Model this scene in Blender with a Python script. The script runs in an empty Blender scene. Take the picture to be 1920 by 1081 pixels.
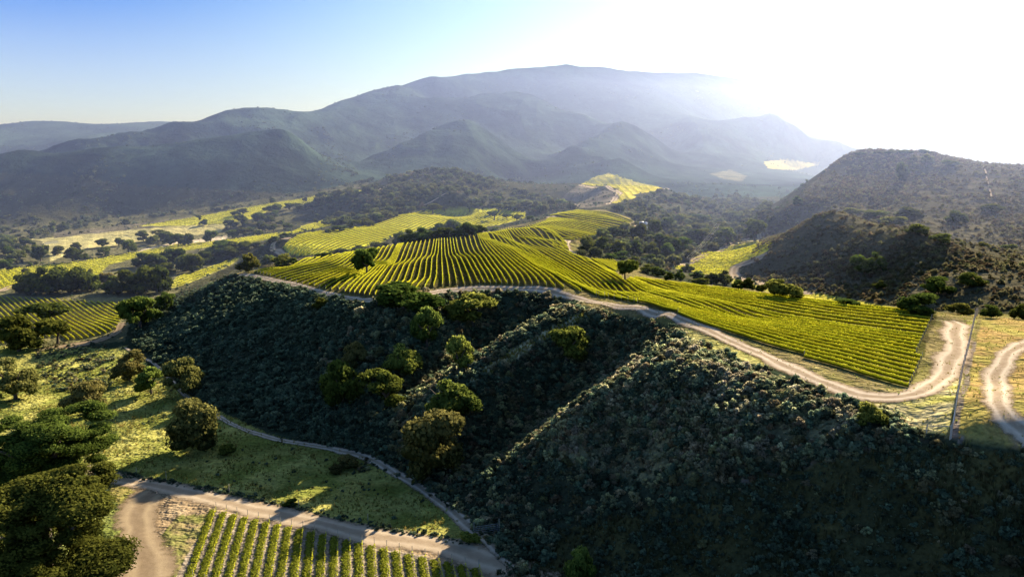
import bpy, math, random
import numpy as np
R = math.radians
rng = np.random.default_rng(7)
random.seed(7)
scene = bpy.context.scene
COL = scene.collection

# ------------------------------------------------------------------ camera
PW, PH, FPX = 1920.0, 1081.0, 1478.0          # photograph size and focal length in its pixels
CAMZ, PITCH = 75.0, R(10.65)
cd = bpy.data.cameras.new("camera"); cam = bpy.data.objects.new("camera", cd); COL.objects.link(cam)
cd.sensor_width = 36.0; cd.lens = FPX / PW * 36.0; cd.clip_start = 0.5; cd.clip_end = 60000
cam.location = (0, 0, CAMZ); cam.rotation_euler = (R(90) - PITCH, 0, 0)
scene.camera = cam
CP, SP = math.cos(PITCH), math.sin(PITCH)

def kdrop(v): return SP + (v - 540.5) / FPX * CP
def ray(u, v):
    a = (np.asarray(u, float) - 960) / FPX; b = (np.asarray(v, float) - 540.5) / FPX
    return a, CP - b * SP, -(SP + b * CP)     # x, y, z per unit of axial depth
def Zp(u, v, z):                               # the ground seen at (u, v) lies at height z
    a, y, dz = ray(u, v); d = (z - CAMZ) / dz
    return (float(a * d), float(y * d), float(z))
def Dp(u, v, d):                               # the ground seen at (u, v) lies d metres out
    a, y, dz = ray(u, v)
    return (float(a * d), float(y * d), float(CAMZ + dz * d))
def Hp(u, d, z): return ((u - 960) / FPX * d, d, z)
def project(x, y, z):
    zz = z - CAMZ
    dep = y * CP - zz * SP
    up = y * SP + zz * CP
    dep = np.where(dep < 1, 1, dep)
    return 960 + x / dep * FPX, 540.5 - up / dep * FPX, dep

# ------------------------------------------------------------------ noise
_tab = np.random.default_rng(3).random((256, 256))
def vnoise(x, y):
    xi = np.floor(x).astype(np.int64); yi = np.floor(y).astype(np.int64)
    fx = x - xi; fy = y - yi
    fx = fx * fx * fx * (fx * (fx * 6 - 15) + 10); fy = fy * fy * fy * (fy * (fy * 6 - 15) + 10)
    a = _tab[xi & 255, yi & 255]; b = _tab[(xi + 1) & 255, yi & 255]
    c = _tab[xi & 255, (yi + 1) & 255]; d = _tab[(xi + 1) & 255, (yi + 1) & 255]
    return (a * (1 - fx) + b * fx) * (1 - fy) + (c * (1 - fx) + d * fx) * fy
def fbm(x, y, s, octv=4, g=0.5):
    t = 0; a = 1; n = 0
    for i in range(octv):
        t = t + a * (vnoise(x / s + 17.3 * i, y / s + 9.1 * i) * 2 - 1); n += a; a *= g; s /= 2.03
    return t / n
def ridged(x, y, s, octv=4):
    t = 0; a = 1; n = 0
    for i in range(octv):
        t = t + a * (1 - np.abs(vnoise(x / s + 5.3 * i, y / s + 3.1 * i) * 2 - 1) * 2); n += a; a *= .5; s /= 2.1
    return t / n

# ------------------------------------------------------------------ terrain control points
ctrl = []
def line(kind, pts, step=0.03):
    f = {'Z': Zp, 'D': Dp}.get(kind)
    P = [f(*p) for p in pts] if f else [Hp(*p) for p in pts]
    out = []
    for a, b in zip(P[:-1], P[1:]):
        a = np.array(a); b = np.array(b)
        la = math.hypot(a[0], a[1]); L = np.linalg.norm((b - a)[:2]) / la
        n = max(1, min(5, int(L / step)))
        for i in range(n): out.append(a + (b - a) * i / n)
    out.append(np.array(P[-1])); ctrl.extend(out)
def pts(kind, P):
    f = {'Z': Zp, 'D': Dp, 'H': Hp}[kind]
    ctrl.extend([np.array(f(*p)) for p in P])

# valley floor
pts('Z', [(-300,1081,0),(0,1081,0),(340,1081,0),(600,1081,0),(840,1081,0),(0,1500,-1),(600,1500,-1),(1000,1500,3),(1500,1500,9),(-600,1500,-1),
 (200,895,0),(400,930,0),(600,968,0),(750,1000,0),(850,1015,0),(-300,895,0),(-300,760,0),(-300,640,0),(-400,520,0),(0,895,0),(0,760,0),(120,800,0),(500,880,0),(650,920,0)])
line('Z', [(1000,1075,1),(900,985,.3),(800,915,.3),(690,855,.6),(600,835,.8),(500,810,1),(400,770,1.2),(345,735,1.6),(290,680,2),(228,640,2)])
pts('Z', [(0,640,1),(100,640,1.5),(0,560,0),(150,560,1),(240,590,1.5),(300,553,2),(340,525,2),(420,500,2),(450,490,2),(200,520,1),(100,520,1),(0,510,0),
 (0,470,0),(100,470,0),(250,470,0),(400,450,1),(480,440,3),(100,440,0),(300,420,4),(450,400,12),(600,375,21),(690,355,29),(560,425,8),(640,405,12),
 (-200,410,3),(0,410,3),(150,410,3),(230,400,5),(400,385,12),(550,362,22),(640,348,29),(700,338,33),(600,400,13)])
# main plateau: crest along the dirt road
def PS(L, f=.857): return [(u, v, z * f) for u, v, z in L]
line('Z', PS([(442,515,23.3),(500,523,25),(560,535,27),(620,551,29.2),(690,566,31),(740,560,33),(800,548,34),(850,543,34),(950,540,34),(1030,545,34),(1100,568,34.3),(1150,582,34.5),(1230,600,35),(1290,622,35),(1350,652,35),(1420,684,35),(1500,712,35),(1580,745,35),(1640,763,35),(1700,780,35),(1780,822,35),(1850,833,35),(1920,845,35),(2200,880,35)]))
pts('Z', PS([(1790,660,35.2),(1800,605,34),(1900,605,34),(2200,610,34),(1700,720,35.5),(1757,590,34.5),(1600,650,35.5),(1500,620,35),(1400,600,34),(1600,570,33.2),(1500,556,31),(1400,543,29),(1280,530,27),(1200,518,28),(1160,500,29),(1160,550,32.5),
 (1100,480,31),(1065,458,33),(1100,440,34),(1185,420,31),(1150,400,33),(1080,396,34),(1040,405,34.5),(1020,418,34),(950,432,33.6),(850,446,32),(740,461,31),(640,477,29),(530,492,25.6),(480,505,24.4),
 (700,510,31.5),(850,490,34.8),(960,470,35.6),(600,510,28.3),(760,530,33)]))
line('Z', PS([(870,454,36),(960,446,36.3),(1050,438,36)]))
pts('Z', PS([(1850,720,35),(1920,720,35),(1640,745,35.3)]))
# gully behind the left edge, block 2 and the mounds beside it
pts('H', [(740,420,10),(640,400,8),(850,430,12),(950,470,15),(560,395,8)])
pts('Z', [(525,450,14),(505,470,9),(480,490,5),(560,482,9),(540,460,14),(600,475,12),(700,462,13),(650,430,17),(700,415,17),(780,405,18),(850,395,18),(920,395,18),(990,405,17),(950,420,16),(880,418,15),(600,440,16),(540,440,13.5),(800,440,11),
 (640,366,27),(690,375,25),(590,388,16)])
pts('D', [(700,341,800),(760,326,800),(820,319,800),(870,331,770),(940,350,740),(1000,370,720),(800,350,720),(720,365,700),(850,375,650),(950,385,630)])
pts('H', [(820,930,22),(760,930,28),(930,900,20)])
# far mesa, right valley
pts('Z', [(1160,329,34),(1235,352,32),(1160,377,30),(1095,343,33),(1120,353,33),(1150,362,31.5),(1130,385,26),(1045,388,16),(1075,388,17),(1085,370,24)])
pts('H', [(1160,1080,15),(1240,900,18),(1090,950,17),(1020,900,14)])
pts('Z', [(1000,347,20),(1050,333,20),(960,338,22),(1225,440,17),(1250,400,18),(1300,440,15),(1350,390,17),(1250,370,22),(1400,360,20),(1330,345,26),(1440,345,18),
 (1400,430,12),(1440,455,11),(1370,480,11),(1300,500,13),(1260,503,15),(1400,520,13),(1340,510,14),(1480,548,15),(1560,562,15),(1640,575,17),(1720,585,20),(1800,592,22),(1900,594,25),(2100,594,25)])
pts('D', [(1270,318,1150),(1220,335,1000),(1380,318,1250),(1380,336,1080),(1480,312,1500),(1440,300,1700),(1530,307,1600),(1470,318,1400)])
# dark hill in front on the right
line('Z', [(1400,512,14),(1440,478,22),(1490,430,32),(1540,402,40),(1580,399,41),(1640,420,38),(1700,440,37),(1760,455,35),(1850,466,32),(1920,478,29),(2080,480,29)])
pts('Z', [(1560,480,26),(1660,500,25),(1470,500,19),(1780,520,27)])
pts('H', [(1560,430,31),(1640,400,28),(1720,370,28),(1850,360,26)])
# big hill on the right
line('D', [(1420,450,490),(1440,430,500),(1470,395,510),(1500,365,530),(1540,330,560),(1570,305,580),(1598,287,600),(1640,289,610),(1690,289,620),(1735,288,630),(1790,296,600),(1830,306,560),(1920,316,530),(2100,314,530)])
pts('D', [(1620,330,540),(1600,370,490),(1570,392,470),(1680,340,520),(1700,380,460),(1650,390,465),(1780,360,480),(1780,410,420),(1860,380,450),(1860,430,390),(1920,400,430),(1920,450,370),(1720,425,400)])
pts('H', [(1600,900,25),(1700,1000,25),(1850,800,25),(1540,800,20),(1480,700,17),(1920,700,22),(2100,700,22),(1440,640,14)])
pts('D', [(1880,293,2200),(1920,299,1800),(1850,285,2600),(1920,281,3500),(1800,272,5000)])
# lower right foreground hillside, spurs and gullies of the big slope
line('Z', [(1285,640,29.5),(1220,680,28.5),(1150,735,24.6),(1080,785,20),(1010,840,12.5),(950,890,7)])
line('Z', [(1090,590,29),(1040,620,26),(990,648,23),(940,680,19.5),(890,715,16.5),(850,760,13)])
line('Z', [(1200,635,24.5),(1120,680,18),(1040,730,12),(950,800,6),(890,850,3)])
line('Z', [(1000,600,21.5),(930,630,17.5),(860,670,14),(780,720,10.5),(700,780,7.5)])
line('Z', [(800,590,25.2),(770,640,19.5),(720,690,15)])
pts('Z', [(600,640,15.1),(600,700,10),(600,760,5.6),(500,620,12.6),(500,720,5.8),(420,600,12.3),(330,600,8),(300,640,3.8),(440,560,16),(560,590,19)])
line('Z', [(960,1000,.6),(1060,985,3.6),(1200,950,10.5),(1330,915,16.5),(1480,870,22),(1600,835,26.6)])
pts('Z', [(1350,760,26.2),(1250,830,19),(1150,900,10),(1450,800,25.6),(1300,700,29.2),(1100,1081,1.7),(1300,1081,6),(1500,1081,10),(1700,1081,13),(1920,1081,16),(1300,1000,8.5),(1500,980,13.5),(1700,960,19),(1700,880,25),(1920,950,22),(1920,880,27.5),(2200,1081,18)])
# mountains
line('D', [(-200,320,960),(0,303,970),(160,270,1000),(233,250,1030),(343,227,1100),(400,213,1150),(450,204,1180),(520,203,1230),(600,190,1320),(680,173,1420),(750,160,1520),(820,147,1620),(870,140,1700),(960,128,1800),(1060,122,1900),(1130,128,1950),(1200,136,2020),(1300,134,2150),(1400,152,2300),(1480,185,2500),(1560,215,2700),(1650,240,3000),(1780,255,3500),(1920,262,4000),(2200,262,4000)], .04)
pts('H', [(343,1350,50),(520,1600,60),(750,2000,100),(960,2300,150),(1060,2450,160),(1300,2800,140),(1500,3300,80),(160,1200,15),(0,1150,10)])
line('D', [(-300,235,1700),(0,232,1700),(60,228,1700),(150,231,1750),(250,230,1850),(330,227,1950)], .04)
pts('D', [(0,290,1380),(150,255,1480),(60,262,1480)])
pts('H', [(0,2200,40),(200,2300,40),(50,1230,12)])
line('D', [(-200,300,840),(87,283,850),(200,280,853),(267,277,860),(330,268,870),(387,258,885),(450,246,900),(530,232,918),(560,245,930),(590,268,932),(625,300,922),(650,322,900),(680,338,880)], .025)
pts('H', [(320,1000,52),(450,1070,66),(530,1090,74),(620,1120,45),(660,1100,30),(200,960,48),(60,940,42)])
line('D', [(675,312,980),(700,295,1020),(750,268,1080),(800,240,1110),(848,226,1140),(873,225,1170),(930,258,1160),(960,280,1140),(987,300,1120),(1000,325,1090)], .025)
line('D', [(848,226,1140),(845,270,1060),(875,285,1040),(905,310,1020),(935,335,1000)], .025)
pts('D', [(700,230,1280)])
pts('H', [(800,1240,60),(860,1290,72),(950,1250,52),(720,1180,42)])
line('D', [(760,205,1350),(830,185,1420),(900,170,1500),(960,165,1550),(1020,180,1500),(1080,212,1420),(1105,240,1380)], .025)
pts('H', [(960,1680,125),(1060,1620,110),(850,1600,110)])
line('D', [(960,330,1060),(1030,295,1120),(1090,263,1180),(1140,235,1280),(1173,217,1380),(1210,240,1380),(1240,270,1330),(1260,300,1280)], .025)
line('D', [(1090,263,1180),(1125,285,1120),(1163,310,1060)], .025)
pts('H', [(1173,1550,75),(1100,1330,50),(1250,1480,45),(1020,1220,35)])
line('D', [(1290,285,1400),(1320,250,1480),(1380,225,1560),(1447,208,1620),(1500,235,1620),(1560,265,1600),(1600,275,1600)], .025)
pts('D', [(1400,288,1380)])
pts('H', [(1447,1850,75),(1600,2000,45),(1700,1800,32)])
# outside the frame
for t in (-1.35, 1.35):
    for d, zl, zr in ((25,0,20),(60,0,26),(120,0,33),(300,0,30),(800,5,30),(2000,60,50),(5000,200,60)):
        ctrl.append(np.array((t * d, d, zl if t < 0 else zr)))
pts('H', [(960,20,0),(-500,60,0),(0,40,0),(1500,40,10),(2400,60,24),(2400,100,33),(960,60,1.5),(1300,70,6),(2300,250,28),(2300,400,32),(2400,1000,24)])
pts('H', [(0,12000,60),(960,12000,100),(1900,12000,40)])
ctrl = np.array(ctrl)
def lp(x, y): return np.arctan2(x, y), np.log(np.hypot(x, y))
CT, CS = lp(ctrl[:, 0], ctrl[:, 1])
keep = []
for i in range(len(ctrl)):                     # drop near-duplicates
    if all((CT[i]-CT[j])**2 + (CS[i]-CS[j])**2 > 0.004**2 for j in keep): keep.append(i)
ctrl = ctrl[keep]; CT = CT[keep]; CS = CS[keep]
KC = 0.008
def kern(t, s): return np.sqrt((t[:, None] - CT[None]) ** 2 + (s[:, None] - CS[None]) ** 2 + KC * KC)
n = len(ctrl)
A = np.zeros((n + 3, n + 3)); A[:n, :n] = kern(CT, CS) - 1e-4 * np.eye(n)
Pm = np.stack([np.ones(n), CT, CS], 1); A[:n, n:] = Pm; A[n:, :n] = Pm.T
WTS = np.linalg.solve(A, np.concatenate([ctrl[:, 2], np.zeros(3)]))

# ------------------------------------------------------------------ terrain grid (log-polar)
NT = 1000
TH = np.linspace(-0.95, 0.95, NT)
SS = np.concatenate([np.linspace(math.log(28), math.log(80), 130, endpoint=False), np.linspace(math.log(80), math.log(7500), 960), np.log([9000, 11000, 14000])])
NS = len(SS)
TT, SG = np.meshgrid(TH, SS, indexing='ij')
GX = np.exp(SG) * np.sin(TT); GY = np.exp(SG) * np.cos(TT)
GZ = np.empty(NT * NS)
ft, fs = TT.ravel(), SG.ravel()
# evaluate on a half-resolution lattice, then interpolate bilinearly
hi, hj = np.arange(0, NT, 2), np.arange(0, NS, 2)
if hi[-1] != NT - 1: hi = np.append(hi, NT - 1)
if hj[-1] != NS - 1: hj = np.append(hj, NS - 1)
ct, cs = np.meshgrid(TH[hi], SS[hj], indexing='ij'); shp = ct.shape
ct = ct.ravel(); cs = cs.ravel(); cz = np.empty(len(ct))
for a in range(0, len(ct), 20000):
    b = slice(a, a + 20000)
    cz[b] = kern(ct[b], cs[b]) @ WTS[:n] + WTS[n] + WTS[n + 1] * ct[b] + WTS[n + 2] * cs[b]
cz = cz.reshape(shp)
tmp = np.array([np.interp(np.arange(NT), hi, cz[:, j]) for j in range(shp[1])])      # (hj, NT)
GZ = np.array([np.interp(np.arange(NS), hj, tmp[:, i]) for i in range(NT)])          # (NT, NS)
# natural relief: gullies in the mountains, small bumps nearer by
DD = np.exp(SG)
m = np.clip((DD - 780) / 300, 0, 1) * np.clip((GZ - 20 - np.clip((DD-900)/60,-12,12)) / 40, 0, 1) * np.clip((1150+DD*.5-GX)/400, 0, 1)
GZ = GZ + m * (ridged(GX + 40*fbm(GX,GY,150,2), GY, 230, 4) - .5) * np.minimum(4 + DD * .0115, 17) * (1 - .55 * np.clip((DD - 1450) / 350, 0, 1)) + (1 - np.clip((DD - 1150) / 350, 0, 1)) * m * (ridged(GX + 300, GY + 80, 95, 3) - .5) * (1.5 + DD * .0035)
lowm = np.clip((DD - 250) / 300, 0, 1) * (1 - m) * np.clip((GZ - 6) / 20, 0, 1)
GZ = GZ + lowm * fbm(GX, GY, 60, 3) * 1.6
GZ = GZ + fbm(GX + 50, GY, 14, 3) * .22 * np.clip(1.3 - DD / 600, .3, 1)
DSS = SS
def ground(x, y):                              # height of the terrain sheet
    x = np.asarray(x, float); y = np.asarray(y, float)
    t = np.arctan2(x, y); s = np.log(np.maximum(np.hypot(x, y), 28.01))
    fi = np.clip((t - TH[0]) / (TH[1] - TH[0]), 0, NT - 1.001); i = fi.astype(int); fi = fi - i
    fj = np.clip(np.interp(s, SS, np.arange(NS)), 0, NS - 1.001); j = fj.astype(int); fj = fj - j
    return (GZ[i, j] * (1 - fi) + GZ[i + 1, j] * fi) * (1 - fj) + (GZ[i, j + 1] * (1 - fi) + GZ[i + 1, j + 1] * fi) * fj
_steps = np.exp(np.linspace(math.log(60), math.log(7000), 1500))
def at(u, v, dmin=0):                          # first ground point along the view through (u, v)
    a, y, dz = ray(u, v)
    st = _steps[_steps > dmin]
    X, Y, Z = a * st, y * st, CAMZ + dz * st
    g = Z - ground(X, Y)
    k = np.argmax(g < 0)
    if g[k] >= 0: k = len(st) - 1
    if k > 0 and g[k] < 0:
        f = g[k - 1] / (g[k - 1] - g[k]); d = st[k - 1] + (st[k] - st[k - 1]) * f
    else: d = st[k]
    x, yy = float(a * d), float(y * d)
    return np.array((x, yy, float(ground(x, yy))))
# ------------------------------------------------------------------ materials
def mat(name):
    m = bpy.data.materials.new(name); m.use_nodes = True
    nt = m.node_tree; nt.nodes.clear()
    return m, nt, nt.nodes.new, nt.links.new
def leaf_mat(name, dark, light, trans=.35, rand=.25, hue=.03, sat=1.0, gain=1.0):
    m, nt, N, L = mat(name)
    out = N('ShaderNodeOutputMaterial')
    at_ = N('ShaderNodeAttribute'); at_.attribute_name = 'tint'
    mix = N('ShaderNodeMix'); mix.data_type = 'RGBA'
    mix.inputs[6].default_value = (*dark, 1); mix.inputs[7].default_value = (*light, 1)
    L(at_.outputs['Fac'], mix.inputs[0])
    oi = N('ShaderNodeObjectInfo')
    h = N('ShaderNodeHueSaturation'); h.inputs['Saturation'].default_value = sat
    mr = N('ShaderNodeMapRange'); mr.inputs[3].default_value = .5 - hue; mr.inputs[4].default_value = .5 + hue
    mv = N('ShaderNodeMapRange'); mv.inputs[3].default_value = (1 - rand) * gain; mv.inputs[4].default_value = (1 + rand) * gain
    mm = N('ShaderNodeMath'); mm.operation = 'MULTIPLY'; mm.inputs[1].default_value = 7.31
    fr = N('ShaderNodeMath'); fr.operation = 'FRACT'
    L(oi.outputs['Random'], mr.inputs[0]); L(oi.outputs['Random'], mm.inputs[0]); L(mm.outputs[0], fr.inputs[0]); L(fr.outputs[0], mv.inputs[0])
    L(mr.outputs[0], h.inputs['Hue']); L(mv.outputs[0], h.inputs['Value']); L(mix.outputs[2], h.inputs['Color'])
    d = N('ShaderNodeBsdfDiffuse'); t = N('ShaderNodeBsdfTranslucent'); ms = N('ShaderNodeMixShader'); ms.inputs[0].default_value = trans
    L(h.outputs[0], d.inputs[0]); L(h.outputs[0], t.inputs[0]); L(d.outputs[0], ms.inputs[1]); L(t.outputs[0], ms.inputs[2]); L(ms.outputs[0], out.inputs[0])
    return m
def solid_mat(name, col, noise=.3, scale=2.0, rough=.9, metal=0):
    m, nt, N, L = mat(name)
    out = N('ShaderNodeOutputMaterial'); p = N('ShaderNodeBsdfPrincipled'); p.inputs['Roughness'].default_value = rough; p.inputs['Metallic'].default_value = metal
    p.inputs['Specular IOR Level'].default_value = .15
    geo = N('ShaderNodeTexCoord'); nz = N('ShaderNodeTexNoise'); nz.inputs['Scale'].default_value = scale; nz.inputs['Detail'].default_value = 5
    L(geo.outputs['Object'], nz.inputs['Vector'])
    mr = N('ShaderNodeMapRange'); mr.inputs[3].default_value = 1 - noise; mr.inputs[4].default_value = 1 + noise
    mx = N('ShaderNodeMix'); mx.data_type = 'RGBA'; mx.blend_type = 'MULTIPLY'; mx.inputs[0].default_value = 1; mx.inputs[6].default_value = (*col, 1)
    L(nz.outputs[0], mr.inputs[0]); L(mr.outputs[0], mx.inputs[7]); L(mx.outputs[2], p.inputs[0]); L(p.outputs[0], out.inputs[0])
    return m
M = {}
M['oak'] = leaf_mat('oak_leaves', (.018, .034, .008), (.21, .25, .045), .45)
M['oak_pale'] = leaf_mat('pale_oak_leaves', (.030, .044, .012), (.40, .37, .11), .48)
M['oak_bright'] = leaf_mat('bright_leaves', (.028, .055, .010), (.38, .40, .08), .5)
M['sage'] = leaf_mat('sage_leaves', (.045, .058, .026), (.72, .68, .38), .62, .5, .05)
M['silver'] = leaf_mat('silver_sage_leaves', (.12, .13, .08), (.86, .80, .52), .6, .3, .04)  # paler sage copy: sunlight on the spurs put into the leaf colour
M['dry'] = leaf_mat('hill_scrub_leaves', (.07, .062, .032), (.38, .33, .16), .45, .4, .04)
M['green_scrub'] = leaf_mat('green_scrub_leaves', (.030, .052, .038), (.26, .33, .19), .5, .5, .03)
M['wood'] = leaf_mat('woodland_leaves', (.028, .042, .016), (.24, .26, .09), .45, .4, .03)
M['far_wood'] = leaf_mat('far_woodland_leaves', (.03, .045, .028), (.22, .25, .14), .4, .4, .03)
M['tuft'] = leaf_mat('grass_blades', (.14, .14, .03), (.42, .38, .10), .5, .35, .04)
M['vine'] = leaf_mat('vine_leaves', (.13, .14, .012), (.85, .82, .06), .47, .04, .005)
M['cover'] = leaf_mat('cover_crop_blades', (.12, .16, .015), (.40, .42, .05), .45, .06, .008)
M['dim_tuft'] = leaf_mat('shaded_grass_blades', (.05, .055, .02), (.17, .16, .07), .4, .5, .03)  # darker grass copy: the slope's shade is set in the blade colour
M['bark'] = solid_mat('oak_bark', (.10, .08, .06), .5, 3)
M['post'] = solid_mat('weathered_post_wood', (.46, .41, .34), .4, 4)
M['steel'] = solid_mat('galvanised_steel', (.45, .45, .46), .2, 3, .5, .6)
M['blue'] = solid_mat('blue_painted_metal', (.08, .14, .42), .2, 2, .5)
M['white'] = solid_mat('white_painted_metal', (.75, .76, .8), .1, 2, .5)
M['wire'] = solid_mat('pale_cable', (.8, .78, .74), .1, 2, .5)

def terrain_mat():
    m, nt, N, L = mat('terrain_ground')
    out = N('ShaderNodeOutputMaterial'); d = N('ShaderNodeBsdfDiffuse')
    a = N('ShaderNodeAttribute'); a.attribute_name = 'base'
    tc = N('ShaderNodeNewGeometry')
    n1 = N('ShaderNodeTexNoise'); n1.inputs['Scale'].default_value = 1.1; n1.inputs['Detail'].default_value = 6; n1.inputs['Roughness'].default_value = .7
    n2 = N('ShaderNodeTexNoise'); n2.inputs['Scale'].default_value = .09; n2.inputs['Detail'].default_value = 5; n2.inputs['Roughness'].default_value = .65
    L(tc.outputs['Position'], n1.inputs['Vector']); L(tc.outputs['Position'], n2.inputs['Vector'])
    r1 = N('ShaderNodeMapRange'); r1.inputs[1].default_value = .3; r1.inputs[2].default_value = .7; r1.inputs[3].default_value = .6; r1.inputs[4].default_value = 1.4
    r2 = N('ShaderNodeMapRange'); r2.inputs[1].default_value = .3; r2.inputs[2].default_value = .7; r2.inputs[3].default_value = .72; r2.inputs[4].default_value = 1.28
    mu = N('ShaderNodeMath'); mu.operation = 'MULTIPLY'
    L(n1.outputs[0], r1.inputs[0]); L(n2.outputs[0], r2.inputs[0]); L(r1.outputs[0], mu.inputs[0]); L(r2.outputs[0], mu.inputs[1])
    mx = N('ShaderNodeMix'); mx.data_type = 'RGBA'; mx.blend_type = 'MULTIPLY'; mx.inputs[0].default_value = 1
    L(a.outputs['Color'], mx.inputs[6]); L(mu.outputs[0], mx.inputs[7]); L(mx.outputs[2], d.inputs[0])
    b1 = N('ShaderNodeBump'); b1.inputs['Strength'].default_value = .5; b1.inputs['Distance'].default_value = .35
    L(n1.outputs[0], b1.inputs['Height'])
    b2 = N('ShaderNodeBump'); b2.inputs['Strength'].default_value = .55; b2.inputs['Distance'].default_value = 4.0
    n3 = N('ShaderNodeTexNoise'); n3.inputs['Scale'].default_value = .022; n3.inputs['Detail'].default_value = 6; n3.inputs['Roughness'].default_value = .68; L(tc.outputs['Position'], n3.inputs['Vector'])
    b3 = N('ShaderNodeBump'); b3.inputs['Strength'].default_value = .7; b3.inputs['Distance'].default_value = 14; L(n3.outputs[0], b3.inputs['Height']); L(b3.outputs[0], b1.inputs['Normal'])
    L(n2.outputs[0], b2.inputs['Height']); L(b1.outputs[0], b2.inputs['Normal']); L(b2.outputs[0], d.inputs['Normal'])
    L(d.outputs[0], out.inputs[0])
    return m
M['terrain'] = terrain_mat()
def road_mat(name, col, col2, bare=.5):
    m, nt, N, L = mat(name)
    out = N('ShaderNodeOutputMaterial'); d = N('ShaderNodeBsdfDiffuse'); tr = N('ShaderNodeBsdfTransparent'); ms = N('ShaderNodeMixShader')
    tc = N('ShaderNodeNewGeometry')
    e = N('ShaderNodeAttribute'); e.attribute_name = 'edge'          # 0 at the rim, 1 in the middle
    n1 = N('ShaderNodeTexNoise'); n1.inputs['Scale'].default_value = .7; n1.inputs['Detail'].default_value = 8; n1.inputs['Roughness'].default_value = .78
    L(tc.outputs['Position'], n1.inputs['Vector'])
    s = N('ShaderNodeAttribute'); s.attribute_name = 'rut'           # wheel tracks
    ad = N('ShaderNodeMath'); ad.operation = 'ADD'
    L(n1.outputs[0], ad.inputs[0]); L(s.outputs['Fac'], ad.inputs[1])
    mp = N('ShaderNodeMapRange'); mp.inputs[1].default_value = .35; mp.inputs[2].default_value = .95
    L(ad.outputs[0], mp.inputs[0])
    mx = N('ShaderNodeMix'); mx.data_type = 'RGBA'; mx.inputs[6].default_value = (*col2, 1); mx.inputs[7].default_value = (*col, 1)
    L(mp.outputs[0], mx.inputs[0]); L(mx.outputs[2], d.inputs[0])
    n3 = N('ShaderNodeTexNoise'); n3.inputs['Scale'].default_value = .25; n3.inputs['Detail'].default_value = 3; L(tc.outputs['Position'], n3.inputs['Vector'])
    a3 = N('ShaderNodeMath'); a3.operation = 'MULTIPLY_ADD'; a3.inputs[1].default_value = .7; L(n3.outputs[0], a3.inputs[0]); L(e.outputs['Fac'], a3.inputs[2])
    a2 = N('ShaderNodeMath'); a2.operation = 'ADD'; L(a3.outputs[0], a2.inputs[0]); L(n1.outputs[0], a2.inputs[1])
    mr = N('ShaderNodeMapRange'); mr.inputs[1].default_value = .98; mr.inputs[2].default_value = 1.3
    L(a2.outputs[0], mr.inputs[0]); L(mr.outputs[0], ms.inputs[0]); L(tr.outputs[0], ms.inputs[1]); L(d.outputs[0], ms.inputs[2])
    b = N('ShaderNodeBump'); b.inputs['Strength'].default_value = .4; b.inputs['Distance'].default_value = .2; L(n1.outputs[0], b.inputs['Height']); L(b.outputs[0], d.inputs['Normal'])
    L(ms.outputs[0], out.inputs[0])
    return m
M['road'] = road_mat('dry_dirt', (.55, .44, .31), (.36, .27, .18))
M['pale_road'] = road_mat('pale_dirt', (.68, .56, .42), (.36, .27, .18))
M['brown_road'] = road_mat('brown_dirt', (.42, .32, .20), (.26, .19, .12))

# ------------------------------------------------------------------ mesh helpers
def mesh_np(name, co, faces, mats, tint=None, midx=None, smooth=False, attrs=None):
    """faces: (n, 4) or (n, 3) array, or list of such arrays"""
    fl = faces if isinstance(faces, list) else [faces]
    me = bpy.data.meshes.new(name)
    co = np.asarray(co, np.float32)
    me.vertices.add(len(co)); me.vertices.foreach_set('co', co.ravel())
    li = np.concatenate([f.ravel() for f in fl]).astype(np.int32)
    ln = np.concatenate([np.full(len(f), f.shape[1]) for f in fl]).astype(np.int32)
    st = np.concatenate([[0], np.cumsum(ln)[:-1]]).astype(np.int32)
    me.loops.add(len(li)); me.loops.foreach_set('vertex_index', li)
    me.polygons.add(len(ln)); me.polygons.foreach_set('loop_start', st)
    if smooth: me.polygons.foreach_set('use_smooth', np.ones(len(ln), bool))
    for mm in (mats if isinstance(mats, (list, tuple)) else [mats]): me.materials.append(mm)
    if midx is not None: me.polygons.foreach_set('material_index', np.asarray(midx, np.int32))
    if tint is not None:
        a = me.attributes.new('tint', 'FLOAT', 'FACE'); a.data.foreach_set('value', np.asarray(tint, np.float32))
    for k, v in (attrs or {}).items():
        v = np.asarray(v, np.float32)
        if v.ndim == 2:
            a = me.attributes.new(k, 'FLOAT_COLOR', 'POINT'); a.data.foreach_set('color', np.concatenate([v, np.ones((len(v), 1), np.float32)], 1).ravel())
        else:
            a = me.attributes.new(k, 'FLOAT', 'POINT'); a.data.foreach_set('value', v)
    me.update(); me.validate()
    return me
def link(name, me, parent=None, loc=None):
    o = bpy.data.objects.new(name, me); COL.objects.link(o)
    if parent is not None: o.parent = parent
    if loc is not None: o.location = loc
    return o
def tag(o, label=None, cat=None, group=None, kind=None):
    for k, v in (('label', label), ('category', cat), ('group', group), ('kind', kind)):
        if v: o[k] = v
    return o
def quads(cen, nor, size, g, asp=1.0, curl=0):
    """leaf-clump quads centred on cen, roughly facing nor"""
    n = len(cen)
    nor = nor / np.maximum(np.linalg.norm(nor, axis=1, keepdims=True), 1e-6)
    r = g.normal(size=(n, 3)); t = np.cross(nor, r); t /= np.maximum(np.linalg.norm(t, axis=1, keepdims=True), 1e-6)
    b = np.cross(nor, t)
    s = (size * np.ones(n))[:, None]
    j = lambda: (1 + g.uniform(-.35, .35, (n, 1)))
    v = np.stack([cen - t * s * j() - b * s * asp * j(), cen + t * s * j() - b * s * asp * j(), cen + t * s * j() + b * s * asp * j(), cen - t * s * j() + b * s * asp * j()], 1)
    return v.reshape(-1, 3), np.arange(n * 4).reshape(-1, 4)
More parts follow.
